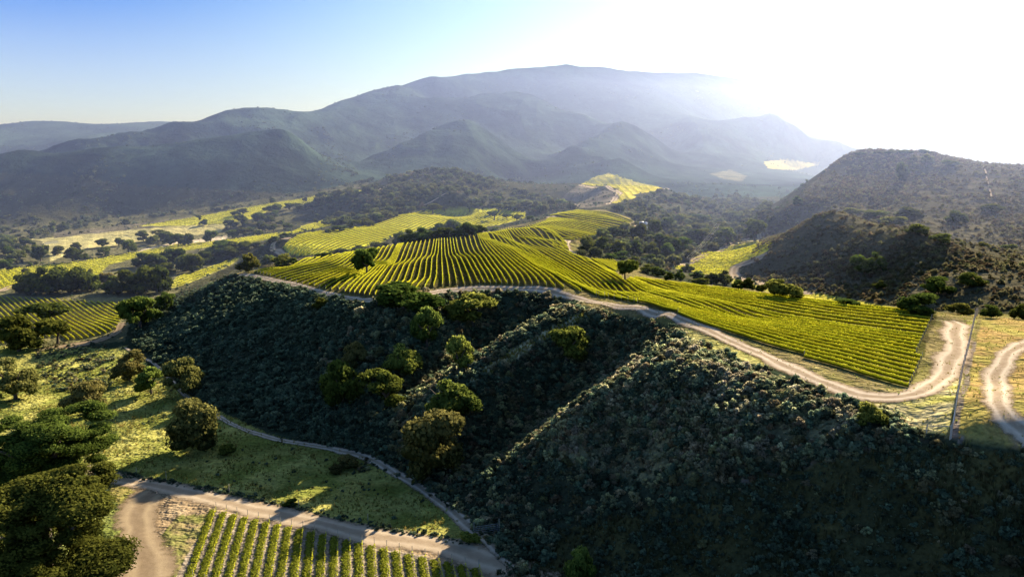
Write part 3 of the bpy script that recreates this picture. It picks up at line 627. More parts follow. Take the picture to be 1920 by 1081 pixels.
def tuft_src(pref, m, n, seed):
    out = []
    for i in range(n):
        g = np.random.default_rng(seed + i); k = 16
        a = g.uniform(0, 6.28, k); b = np.stack([np.cos(a), np.sin(a), 0 * a], 1) * g.uniform(0, .35, (k, 1)); tip = b + np.stack([np.cos(a) * .25, np.sin(a) * .25, g.uniform(.5, 1.1, k)], 1)
        sd = np.stack([-np.sin(a), np.cos(a), 0 * a], 1) * .10
        co = np.stack([b - sd, b + sd, tip + sd * .3, tip - sd * .3], 1).reshape(-1, 3)
        out.append(src(f'{pref}_{i}', mesh_np(pref, co, np.arange(k * 4).reshape(-1, 4), m, g.uniform(.2, 1, k))))
    return out
NG_TUFT = scatter_group('tuft_scatter', tuft_src('grass_tuft', M['tuft'], 4, 300))

def region(poly, d0=0, d1=1e9, raw=True): return pip(U if raw else JU, V if raw else JV, poly) & (DEP > d0) & (DEP < d1)
noscrub = mk_plat | mk_meadow | mk_bare
SLOPE = [(430, 516), (500, 528), (560, 541), (620, 557), (690, 572), (760, 566), (850, 551), (950, 548), (1030, 553), (1095, 580), (1150, 594), (1230, 608), (1285, 630), (1350, 660), (1430, 695), (1510, 722), (1580, 750), (1650, 772), (1700, 795), (1770, 825), (1640, 842), (1480, 880), (1330, 922), (1200, 958), (1060, 996), (1000, 1100), (965, 1062), (900, 998), (800, 918), (690, 852), (600, 831), (500, 806), (405, 768), (345, 728), (295, 676), (245, 640), (260, 590), (330, 545)]
slope = region(SLOPE, 90, 330)
SPUR = [(1082, 586), (1112, 592), (1060, 620), (1005, 646), (950, 684), (905, 706), (885, 718), (878, 708), (930, 676), (985, 640), (1040, 612)]
spur = region(SPUR, 150, 320)
slope &= ~(spur & (fbm(GX, GY, 4, 2) > -.45))
right_of = np.clip((U - 620) / 260, 0, 1)
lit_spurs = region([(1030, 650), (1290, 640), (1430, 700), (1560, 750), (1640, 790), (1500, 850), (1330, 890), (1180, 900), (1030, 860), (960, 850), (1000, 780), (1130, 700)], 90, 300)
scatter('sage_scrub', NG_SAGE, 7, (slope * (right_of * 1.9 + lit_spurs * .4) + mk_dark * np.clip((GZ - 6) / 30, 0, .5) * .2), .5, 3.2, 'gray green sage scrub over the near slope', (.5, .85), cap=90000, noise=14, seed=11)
scatter('silver_sage', NG_SUN_SAGE, 4, slope * lit_spurs * ~mk_dark * 1.3, .6, 2.6, 'sage with sunlight tinted into its leaves on the spur faces', (.5, .9), cap=30000, noise=10, seed=34)
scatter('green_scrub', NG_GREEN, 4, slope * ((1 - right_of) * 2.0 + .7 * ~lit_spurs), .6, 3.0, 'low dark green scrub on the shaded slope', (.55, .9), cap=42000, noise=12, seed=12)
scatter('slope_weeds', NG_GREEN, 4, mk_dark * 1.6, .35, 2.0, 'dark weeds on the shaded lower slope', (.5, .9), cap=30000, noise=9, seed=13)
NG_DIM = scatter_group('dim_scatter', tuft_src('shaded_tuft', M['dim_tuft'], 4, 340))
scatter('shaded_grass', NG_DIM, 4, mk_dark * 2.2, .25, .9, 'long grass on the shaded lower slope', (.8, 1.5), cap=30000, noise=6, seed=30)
scatter('meadow_weeds', NG_GREEN, 4, (mk_meadow & (DEP < 300)) * .10, .3, 1.3, 'low weeds dotted over the meadow', (.5, .9), cap=2500, noise=8, seed=31)
scatter('spur_grass', NG_TUFT, 4, spur * 2.5, .4, .9, 'pale grass on the spur crest', (.8, 1.4), cap=2500, seed=33)
scatter('pale_weeds', NG_SAGE, 5, mk_dark * .05 + region([(1150, 960), (1330, 925), (1480, 880), (1700, 840), (1700, 870), (1480, 910), (1330, 990), (1170, 1000)], 80, 220) * .25, .3, 1.0, 'pale blue gray weeds on the dark slope', (.7, 1.3), cap=2500, noise=5, seed=14)
hillr = mk_hill & ~noscrub
scatter('hill_scrub', NG_DRY, 4, hillr * .36, 1.0, 3.2, 'gray brown scrub on the right hills', (.5, .8), cap=80000, noise=30, seed=15)
meadow_scrub = region([(60, 650), (200, 648), (230, 690), (200, 735), (110, 735), (75, 700)], 150, 320) | region([(640, 892), (690, 862), (760, 895), (700, 880)], 120, 260) | region([(690, 850), (720, 815), (800, 790), (850, 850), (790, 900)], 120, 260)
gully = region([(600, 640), (660, 600), (700, 560), (830, 548), (940, 560), (930, 620), (900, 680), (880, 720), (840, 790), (760, 800), (620, 770), (590, 700)], 100, 300)
scatter('gully_thicket', NG_SAGE, 5, gully * .10, 2.0, 4.6, 'pale thicket between the gully trees', (.6, .9), cap=700, noise=12, seed=27)
scatter('meadow_scrub', NG_SAGE, 5, meadow_scrub * .8, .7, 1.9, 'pale low scrub patches in the valley', (.5, .8), cap=2500, noise=6, seed=16)
scatter('grass', NG_TUFT, 4, (mk_meadow & (DEP < 260)) * 1.6, .25, .6, 'meadow grass on the valley floor', (.8, 1.4), cap=26000, noise=4, seed=17)
scatter('dry_grass', NG_TUFT, 4, (mk_plat & ~region(BLOCK_A, 90, 560) & (DEP < 240)) * .6, .2, .4, 'short dry grass on the plateau', (.7, 1.2), cap=9000, noise=4, seed=18)
SLOPE_B = [(215, 884), (420, 917), (560, 948), (700, 982), (800, 1000), (890, 1014), (880, 1022), (700, 992), (560, 958), (420, 927), (215, 892)]
scatter('bank_shadow_weeds', NG_GREEN, 4, region(SLOPE_B, 0, 240) * 1.6, .5, 1.4, 'weeds added for the shadow line of the bank by the dirt road', (.6, .9), cap=1500, seed=26)  # strip of plants added to draw the bank's dark shadow line
# wooded ground
HILLWOOD = [(560, 400), (600, 375), (650, 362), (700, 345), (760, 325), (820, 316), (880, 328), (950, 350), (1040, 378), (1090, 392), (1030, 396), (990, 400), (940, 390), (880, 388), (800, 392), (755, 402), (715, 416), (690, 425), (600, 420), (640, 402), (690, 402), (670, 392)]
RIGHTWOOD = [(1085, 458), (1110, 447), (1165, 437), (1190, 415), (1170, 400), (1130, 390), (1180, 378), (1230, 360), (1300, 370), (1400, 372), (1440, 385), (1460, 400), (1420, 445), (1360, 462), (1290, 488), (1250, 505), (1270, 530), (1190, 496), (1160, 486), (1090, 480)]
LEFTWOOD = [(-900, 380), (0, 392), (60, 402), (130, 428), (80, 445), (55, 452), (60, 470), (40, 490), (50, 512), (-900, 530)]
ridge_wood = (fbm(GX, GY, 130, 3) > .12)
wood = region(HILLWOOD, 560, 960) * .034 + region(RIGHTWOOD, 330, 900) * .026 + region(LEFTWOOD, 380, 830) * .022
scatter('woodland', NG_WOOD, 5, wood, 3.5, 10, 'dense oak woodland on the hills behind', (.55, .85), cap=20000, noise=40, seed=20)
scatter('hill_brush', NG_DRY, 4, (region(HILLWOOD + [], 560, 960) | region(RIGHTWOOD, 330, 900)) * .03, 1.5, 4, 'brush between the wooded hills', (.5, .8), cap=9000, noise=14, seed=21)
MG = [[(130, 330), (200, 285), (250, 285), (235, 360), (235, 405), (130, 410)], [(560, 238), (610, 240), (680, 335), (670, 350), (560, 355), (600, 320)], [(400, 380), (470, 345), (560, 330), (640, 330), (640, 350), (520, 372)], [(800, 312), (900, 318), (1000, 340), (1040, 372), (960, 360)], [(0, 380), (120, 395), (230, 390), (240, 410), (0, 410)]]
mgm = sum(region(p, 750, 1500) for p in MG) > 0
mount = (DEP > 780) & (DEP < 2400) & (GZ > 12) & ~region(FARYEL, 0, 9e9)
scatter('mountain_trees', NG_FAR, 4, mgm * .03 + mount * (GZ < 200) * (.006 * ridge_wood), 1.8, 5, 'dark trees dotting the mountain sides', (.5, .8), cap=45000, noise=40, seed=22)
vall = mk_valley & ~region(PALE, 0, 9e9) & ~region(FARYEL, 0, 9e9) & ~region(STRIP, 0, 9e9) & ~region(LOWV, 0, 9e9)
scatter('valley_brush', NG_GREEN, 4, vall * .02, 1.0, 3.0, 'low brush on the valley floor', (.5, .8), cap=7000, noise=15, seed=23)
band = region([(0, 405), (230, 400), (420, 383), (560, 362), (700, 335), (700, 345), (560, 372), (420, 395), (230, 412), (100, 440), (0, 420)], 600, 900)
scatter('foothill_brush', NG_FAR, 4, band * .016, 2.0, 7, 'brush at the foot of the mountains', (.5, .8), cap=4000, noise=20, seed=24)
mid = (DEP > 240) & (DEP < 800) & ~noscrub & ~mk_hill & ~mk_valley
for p in (BLOCK_B, MESA, FIELD_R): mid &= ~region(p, 0, 9e9)
scatter('gully_brush', NG_GREEN, 4, mid * .035, 1.0, 3.2, 'brush in the gullies behind the plateau', (.5, .85), cap=14000, noise=12, seed=25)
# ------------------------------------------------------------------ vine rows
def wpoly(px, dmin=0): return [tuple(at(u, v, dmin)[:2]) for u, v in px]
def row_mesh(P, per_m, size, width, height, seed, m, z0=.32, core=True):
    g = np.random.default_rng(seed)
    L_ = np.linalg.norm(P[-1] - P[0]) if len(P) == 2 else np.linalg.norm(np.diff(P, axis=0), axis=1).sum()
    n = max(6, int(L_ * per_m)); s = np.concatenate([[0], np.cumsum(np.linalg.norm(np.diff(P, axis=0), axis=1))])
    t = g.uniform(0, s[-1], n)
    gap = fbm(t + seed * 13.7, t * 0 + seed, 2.6, 2) > -.8
    t = t[gap | (g.random(n) < .3)]; n = len(t)
    x = np.interp(t, s, P[:, 0]); y = np.interp(t, s, P[:, 1])
    d = (P[-1] - P[0]) / max(np.linalg.norm(P[-1] - P[0]), 1e-6); nr = np.array((-d[1], d[0]))
    wob = 1 + .15 * fbm(t + seed * 7.7, t * 0 + 3 + seed, 3.0, 2)
    off = g.normal(0, .42, n).clip(-1, 1) * width * .5 * wob; h = z0 + (height * wob - z0) * g.random(n) ** .75 * (1 - .35 * (np.abs(off) / (width * .5)) ** 2)
    x = x + nr[0] * off; y = y + nr[1] * off
    cen = np.stack([x, y, ground(x, y) + h], 1)
    nor = np.stack([nr[0] * np.sign(off), nr[1] * np.sign(off), np.full(n, 1.1)], 1) + g.normal(size=(n, 3)) * .35
    v, f = quads(cen, nor, size * g.uniform(.6, 1.3, n), g)
    ti = np.clip(-.25 + 1.35 * (h - z0) / max(height - z0, .1) + g.uniform(-.08, .12, n), 0, 1)  # tint climbs with height: sunlit row tops and shaded sides painted in
    co = [v]; fa = [f]; k = len(v)
    if core:
        Q = resample(np.asarray(P), 1.2); q = len(Q); gz = ground(Q[:, 0], Q[:, 1]); w = width * .22
        hh = height * (.82 + .1 * fbm(Q[:, 0], Q[:, 1], 2.0, 2))
        pr = [(-w, z0 * .4), (-w * 1.1, .62), (0, 1.0), (w * 1.1, .62), (w, z0 * .4)]
        R_ = np.stack([np.stack([Q[:, 0] + nr[0] * a, Q[:, 1] + nr[1] * a, gz + (b if b < .6 and i in (0, 4) else b * hh)], 1) for i, (a, b) in enumerate(pr)], 1)
        idx = np.arange(q * 5).reshape(q, 5); ff = np.stack([idx[:-1, :-1], idx[:-1, 1:], idx[1:, 1:], idx[1:, :-1]], -1).reshape(-1, 4)
        co.append(R_.reshape(-1, 3)); fa.append(ff + k); ti = np.concatenate([ti, np.tile([.0, .8, .8, .0], q - 1)])  # core flanks dark, ridge bright: same painted light as the leaves
    return mesh_np('vine_row', np.concatenate(co), np.concatenate(fa), m, ti)
def clip_rows(P, poly):
    P = resample(P, 1.5); ins = pip(P[:, 0], P[:, 1], poly); out = []; i = 0
    while i < len(P):
        if ins[i]:
            j = i
            while j + 1 < len(P) and ins[j + 1]: j += 1
            if j - i > 3: out.append(P[i:j + 1])
            i = j + 1
        else: i += 1
    return out
def guide(px, n=60, dmin=0): return resample_n(catmull(np.array([at(u, v, dmin)[:2] for u, v in px])), n)
def resample_n(P, n):
    s = np.concatenate([[0], np.cumsum(np.linalg.norm(np.diff(P, axis=0), axis=1))]); t = np.linspace(0, s[-1], n)
    return np.stack([np.interp(t, s, P[:, k]) for k in range(2)], 1)
def fan(guides, counts):
    rows = []
    for a, b, c in zip(guides[:-1], guides[1:], counts):
        for i in range(c): rows.append(a + (b - a) * i / c)
    rows.append(guides[-1]); return rows
nrow = [0]
END_POST = MB().bar((0, 0, -.3), (0, 0, 1.6), .055, 5).mesh('end_post', M['post'])
def place_rows(rows, label, group, per_m, size, width, height, end_posts=False):
    for P in rows:
        nrow[0] += 1
        me = row_mesh(P, per_m, size, width, height, nrow[0], M['vine'])
        o = tag(link('vine_row', me), label, 'vine row', group)
        if end_posts:
            for p in (P[0], P[-1]): q = link('end_post', END_POST, o); q.location = (p[0], p[1], float(ground(*p)))
GUIDES = [
 [(470, 514), (500, 505), (560, 494), (640, 474)],
 [(500, 521), (560, 503), (640, 479), (700, 464)],
 [(585, 541), (640, 515), (687, 489), (722, 461)],
 [(643, 555), (660, 533), (700, 500), (737, 477), (762, 455)],
 [(690, 562), (711, 524), (728, 500), (745, 483), (778, 454)],
 [(775, 553), (795, 524), (801, 487), (811, 467), (822, 447)],
 [(828, 547), (830, 524), (828, 477), (828, 446)],
 [(905, 540), (893, 524), (874, 487), (857, 462), (850, 442)],
 [(958, 541), (945, 524), (920, 487), (899, 453), (884, 436)],
 [(1068, 553), (1020, 510), (974, 479), (932, 454), (916, 444), (900, 433)],
 [(1700, 735), (1600, 706), (1450, 662), (1330, 622), (1230, 594), (1156, 572), (1104, 536), (1052, 500), (1000, 469), (960, 449), (930, 429)],
 [(1725, 680), (1550, 641), (1400, 608), (1260, 570), (1182, 538), (1125, 503), (1052, 459), (1000, 439), (960, 426)],
 [(1745, 634), (1600, 615), (1450, 590), (1300, 558), (1200, 530), (1150, 507), (1100, 482), (1060, 463), (1030, 450)],
 [(1765, 589), (1600, 571), (1500, 559), (1400, 547), (1280, 531), (1240, 526), (1190, 514), (1150, 490), (1120, 470)]]
WA = wpoly(BLOCK_A)
rowsA = [c for r in fan([guide(g) for g in GUIDES], [5, 8, 5, 5, 7, 3, 5, 5, 8, 9, 7, 7, 8]) for c in clip_rows(r, WA)]
T_ = [[(1045, 400), (1090, 396), (1140, 400), (1190, 417)], [(1030, 410), (1090, 416), (1165, 432)], [(1010, 419), (1060, 430), (1115, 444)], [(980, 427), (1030, 440), (1070, 453)]]
rowsT = [c for r in fan([guide(g) for g in T_], [9, 8, 7])[:-1] for c in clip_rows(r, WA)]
place_rows([r for r in rowsA], 'long yellow green vine row on the main plateau between the dirt road and the gully', 'vine rows of the main plateau vineyard', 26, .07, .48, 1.05, True)
place_rows(rowsT, 'short vine row on the far tongue of the main plateau', 'vine rows on the far tongue of the plateau', 20, .09, .6, 1.05)
def parallel(poly_px, a_px, b_px, spacing, dmin=0):
    W = np.array(wpoly(poly_px, dmin)); a = at(*a_px, dmin)[:2]; b = at(*b_px, dmin)[:2]
    d = (b - a) / np.linalg.norm(b - a); nr = np.array((-d[1], d[0])); p = W @ nr; q = W @ d; out = []
    for o in np.arange(p.min() + spacing * .5, p.max(), spacing):
        out += clip_rows(np.array([nr * o + d * (q.min() - 2), nr * o + d * (q.max() + 2)]), [tuple(k) for k in W])
    return out
place_rows(parallel([(0, 557), (120, 562), (330, 558), (300, 564), (235, 594), (218, 617), (206, 625), (130, 640), (105, 632), (60, 640), (-120, 660), (-250, 560)], (20, 556), (70, 597), 2.1),
           'straight vine row in the lower left valley vineyard below the dark groves', 'vine rows of the lower left vineyard', 18, .09, .5, 1.0)
place_rows(parallel(BLOCK_B, (560, 474), (760, 408), 3.4, 370), 'vine row on the rounded yellow vineyard behind the main plateau', 'vine rows of the rounded middle vineyard', 12, .14, .9, 1.1)
# rows too far away to tell apart: one object
far_rows = []
for poly, a, b, sp, dm in ((STRIP, (160, 512), (210, 500), 4.5, 250), (FIELD_R, (1275, 500), (1420, 460), 4.5, 300), (MESA, (1110, 340), (1200, 358), 7, 520),
        ([(330, 522), (420, 491), (450, 482), (440, 492), (420, 503), (395, 512), (345, 533), (322, 540)], (330, 533), (440, 488), 4, 250),
        ([(-60, 512), (40, 505), (56, 508), (40, 528), (10, 540), (-60, 545)], (0, 512), (30, 538), 3.4, 250), (FARYEL, (330, 420), (600, 370), 8, 400)):
    far_rows += parallel(poly, a, b, sp, dm)
co = []; fa = []; ti = []; k = 0
for i, P in enumerate(far_rows):
    me = row_mesh(P, 8, .2, 2.0, 1.0, 900 + i, M['vine'], core=False)
    c = np.empty(len(me.vertices) * 3, np.float32); me.vertices.foreach_get('co', c); f = np.empty(len(me.loops), np.int32); me.loops.foreach_get('vertex_index', f); t = np.empty(len(me.polygons), np.float32); me.attributes['tint'].data.foreach_get('value', t)
    co.append(c.reshape(-1, 3)); fa.append(f.reshape(-1, 4) + k); ti.append(t); k += len(c) // 3; bpy.data.meshes.remove(me)
tag(link('distant_vines', mesh_np('distant_vines', np.concatenate(co), np.concatenate(fa), M['vine'], np.concatenate(ti))), 'distant vineyard rows on the valley floor and mesas', None, None, 'stuff')

# young vineyard in the lower left corner: thin rows with posts, grass strips between
pa = at(406, 958)[:2]; pb = at(898, 1068)[:2]; dv = np.array((-math.sin(R(11.5)), math.cos(R(11.5))))
NV = 23; cover = []
post_me = (lambda mb: mb.mesh('post', M['post']))(MB().bar((0, 0, -.3), (0, 0, 2.1), .055, 6))
thin_me = (lambda mb: mb.mesh('stake', M['steel']))(MB().bar((0, 0, -.2), (0, 0, 1.7), .03, 5))
step = (pb - pa) / (NV - 1)
ords = ['first', 'second', 'third', 'fourth', 'fifth', 'sixth', 'seventh', 'eighth', 'ninth', 'tenth', 'eleventh', 'twelfth', 'thirteenth', 'fourteenth', 'fifteenth', 'sixteenth', 'seventeenth', 'eighteenth', 'nineteenth', 'twentieth', 'twenty-first', 'twenty-second', 'twenty-third', 'twenty-fourth', 'twenty-fifth', 'twenty-sixth', 'twenty-seventh', 'twenty-eighth', 'twenty-ninth', 'thirtieth']
for i in range(NV):
    a = pa + step * i; b = a - dv * 62
    root = bpy.data.objects.new('vine_row', None); COL.objects.link(root); root.location = (a[0], a[1], float(ground(*a)))
    tag(root, f'{ords[i]} young vine row from the left in the bottom corner vineyard, with thin posts', 'vine row', 'young vine rows beside the wide dirt road')
    P = np.stack([a, b]); P = resample(P, 2)
    me = row_mesh(P, 14, .075, .4, 1.25, 500 + i, M['vine'], .5, core=False)
    o = link('vines', me, root); o.matrix_parent_inverse = root.matrix_world.inverted(); o.location = -root.location
    for j in range(7):
        p = a - dv * (j * 8.5); q = link('post', post_me if j == 0 else thin_me, root); q.location = (p[0] - a[0], p[1] - a[1], float(ground(*p)) - root.location.z)
    cover.append((a + step * -.36, b + step * -.36))
# cover crop: one thick strip of grass in each alley
co = []; fa = []; ti = []; k = 0
for i, (a, b) in enumerate(cover):
    g = np.random.default_rng(700 + i); n = 5200
    t = g.random(n); off = g.normal(0, .33, n).clip(-.75, .75); nr = np.array((-dv[1], dv[0]))
    t = t[fbm(t * 60, t * 0 + i * 5, 4, 2) > -.85]; n = len(t); off = off[:n]
    x = a[0] + (b[0] - a[0]) * t + nr[0] * off; y = a[1] + (b[1] - a[1]) * t + nr[1] * off
    h = g.uniform(.1, .5, n) * (1 - .5 * (off / .75) ** 2)
    v, f = quads(np.stack([x, y, ground(x, y) + h * .8], 1), g.normal(size=(n, 3)) * .8 + (0, -.2, .7), g.uniform(.07, .15, n), g)
    co.append(v); fa.append(f + k); k += len(v); ti.append(np.clip(h * 1.6 + g.uniform(-.1, .2, n), 0, 1))
tag(link('cover_crop', mesh_np('cover_crop', np.concatenate(co), np.concatenate(fa), M['cover'], np.concatenate(ti))), 'yellow green grass strips between the young vine rows', None, None, 'stuff')

# ------------------------------------------------------------------ trees
TV = {}
def variant(key, n, ncl, per, leaf, prof, seed, matname):
    TV[key] = []
    for i in range(n):
        co, fa, ti = crown(seed + i, ncl, per, leaf, prof)
        cm = mesh_np('crown', co, fa, M[matname], ti)
        tco, tfa = trunk(seed + i, .30 if prof != 'umbrella' else .40); tm = mesh_np('trunk', tco, tfa, M['bark'], smooth=True)
        TV[key].append((cm, tm))
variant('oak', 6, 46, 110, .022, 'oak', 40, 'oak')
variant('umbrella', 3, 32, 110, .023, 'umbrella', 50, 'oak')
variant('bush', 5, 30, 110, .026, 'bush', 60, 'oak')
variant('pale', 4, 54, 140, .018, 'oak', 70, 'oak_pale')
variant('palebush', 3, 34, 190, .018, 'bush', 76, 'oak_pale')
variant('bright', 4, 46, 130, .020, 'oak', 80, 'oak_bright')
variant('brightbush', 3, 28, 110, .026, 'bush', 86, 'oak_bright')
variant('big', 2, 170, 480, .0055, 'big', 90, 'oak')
def plant(u, v, w, h, kind, label, group=None, name=None, cat=None, dmin=0, rz=None, sink=.06):
    p = at(u, v, dmin); d = project(*p)[2]; s = float(d) / FPX
    W, Ht = w * s, h * s * 1.03
    i = random.randrange(len(TV[kind])); cm, tm = TV[kind][i]
    bush = 'bush' in kind
    nm = name or ('shrub' if bush else 'oak_tree'); ct_ = cat or ('shrub' if bush else 'tree')
    root = bpy.data.objects.new(nm, None); COL.objects.link(root)
    root.location = (p[0], p[1], p[2] - sink * Ht * .4); root.rotation_euler = (0, 0, random.uniform(0, 6.28) if rz is None else rz)
    z0 = .0 if bush else (.10 if kind != 'umbrella' else .36)
    c = link('crown', cm, root); c.scale = (W, W, Ht * (1 - z0)); c.location = (0, 0, Ht * z0)
    if not bush:
        t = link('trunk', tm, root); t.scale = (W * .95, W * .95, Ht * 1.05)
    tag(root, label, ct_, group)
    return root
# near trees, each with a label of its own
NEAR = [
 (88, 925, 265, 160, 'big', 'huge sunlit oak at the left edge, behind the dark oak'),
 (92, 1092, 330, 205, 'big', 'huge dark oak filling the bottom left corner'),
 (362, 846, 108, 98, 'palebush', 'round yellow green oak standing alone on the shaded meadow'),
 (166, 772, 88, 62, 'pale', 'olive oak with spreading crown on the sunny meadow edge'),
 (30, 748, 88, 80, 'pale', 'oak with visible trunk at the left edge of the sunny meadow'),
 (243, 712, 66, 58, 'pale', 'gray green oak beside the narrow path, leftmost of three'),
 (284, 738, 54, 54, 'bright', 'small yellowish oak in the middle of three by the path'),
 (346, 736, 80, 70, 'pale', 'pale topped oak, rightmost of three by the path'),
 (90, 612, 86, 48, 'umbrella', 'dark umbrella shaped oak standing in the lower left vineyard'),
 (108, 644, 64, 48, 'umbrella', 'dark oak with clear bent trunk below the lower left vineyard'),
 (36, 658, 96, 70, 'oak', 'dark bulky oak at the left edge below the lower vineyard'),
 (262, 614, 82, 62, 'oak', 'dark oak at the left foot of the shaded slope'),
 (313, 583, 46, 38, 'oak', 'small dark oak above the left foot of the shaded slope'),
 (758, 584, 146, 56, 'oak', 'wide spreading oak on the crest below the dirt road'),
 (886, 612, 108, 66, 'bright', 'round green oak in the gully just below the dirt road'),
 (801, 655, 70, 84, 'bright', 'tall green tree in the middle of the gully'),
 (754, 706, 84, 64, 'bright', 'leafy green tree between the gully trees and the shaded slope'),
 (861, 698, 62, 74, 'bright', 'sunlit yellow green tree low in the gully'),
 (668, 690, 56, 54, 'pale', 'small pale tree, topmost on the shaded left slope'),
 (644, 762, 92, 88, 'oak', 'dark pale topped oak on the shaded slope, left of its twin'),
 (722, 764, 92, 76, 'oak', 'dark round oak on the shaded slope beside a paler twin'),
 (846, 784, 112, 76, 'bright', 'broad bright green oak at the foot of the gully'),
 (814, 892, 138, 132, 'palebush', 'big golden brown oak at the foot of the slope above the path'),
 (1062, 680, 90, 68, 'oak', 'dark round oak alone on the spur below the dirt road'),
 (602, 578, 40, 22, 'bush', 'small dark bush on the crest below the dirt road'),
 (1632, 797, 58, 44, 'brightbush', 'vivid yellow green bush at the corner below the dirt road'),
 (1088, 1096, 66, 80, 'brightbush', 'small bush with bright top at the bottom edge of the dark slope'),
 (688, 514, 58, 50, 'oak', 'dark leaning oak standing among the plateau vine rows'),
 (1172, 528, 46, 42, 'umbrella', 'dark lone oak with bare trunk at the right edge of the vine rows'),
 (1462, 560, 80, 36, 'brightbush', 'broad green tree behind the plateau vineyard'),
 (1592, 574, 54, 14, 'bush', 'low olive shrub behind the plateau vineyard'),
 (1728, 588, 92, 40, 'bush', 'broad dark tree behind the far right vineyard corner'),
 (1800, 589, 58, 22, 'brightbush', 'rounded green bush left of the wire fence end'),
 (1856, 596, 46, 26, 'bush', 'dark green bush just right of the wire fence end'),
 (1912, 598, 40, 30, 'bush', 'dark bush at the right edge behind the dry grass'),
 (1415, 452, 46, 42, 'oak', 'shady oak with clear trunk beyond the valley vineyard'),
 (1364, 458, 42, 32, 'oak', 'dark oak with clear trunk left of the oak beyond the valley vineyard'),
 (1216, 450, 22, 20, 'oak', 'small dark oak in front of the blue shed'),
 (573, 378, 12, 9, 'oak', 'tiny lone oak on the far yellow field below the mountains'),
 (652, 878, 46, 26, 'palebush', 'pale low bush on the sunny meadow beside the path'),
 (630, 886, 34, 18, 'palebush', 'small pale bush left of the pale low bush on the meadow'),
 (425, 848, 44, 14, 'bush', 'dark low bush on the shaded meadow right of the round oak'),
 (545, 948, 30, 14, 'bush', 'small dark bush at the meadow rim above the wide dirt road'),
 (878, 1018, 44, 22, 'brightbush', 'grassy bush at the junction of path and dirt road'),
]
random.seed(5)
for (u, v, w_, h_, k_, lab) in NEAR: plant(u, v, w_, h_, k_, lab)
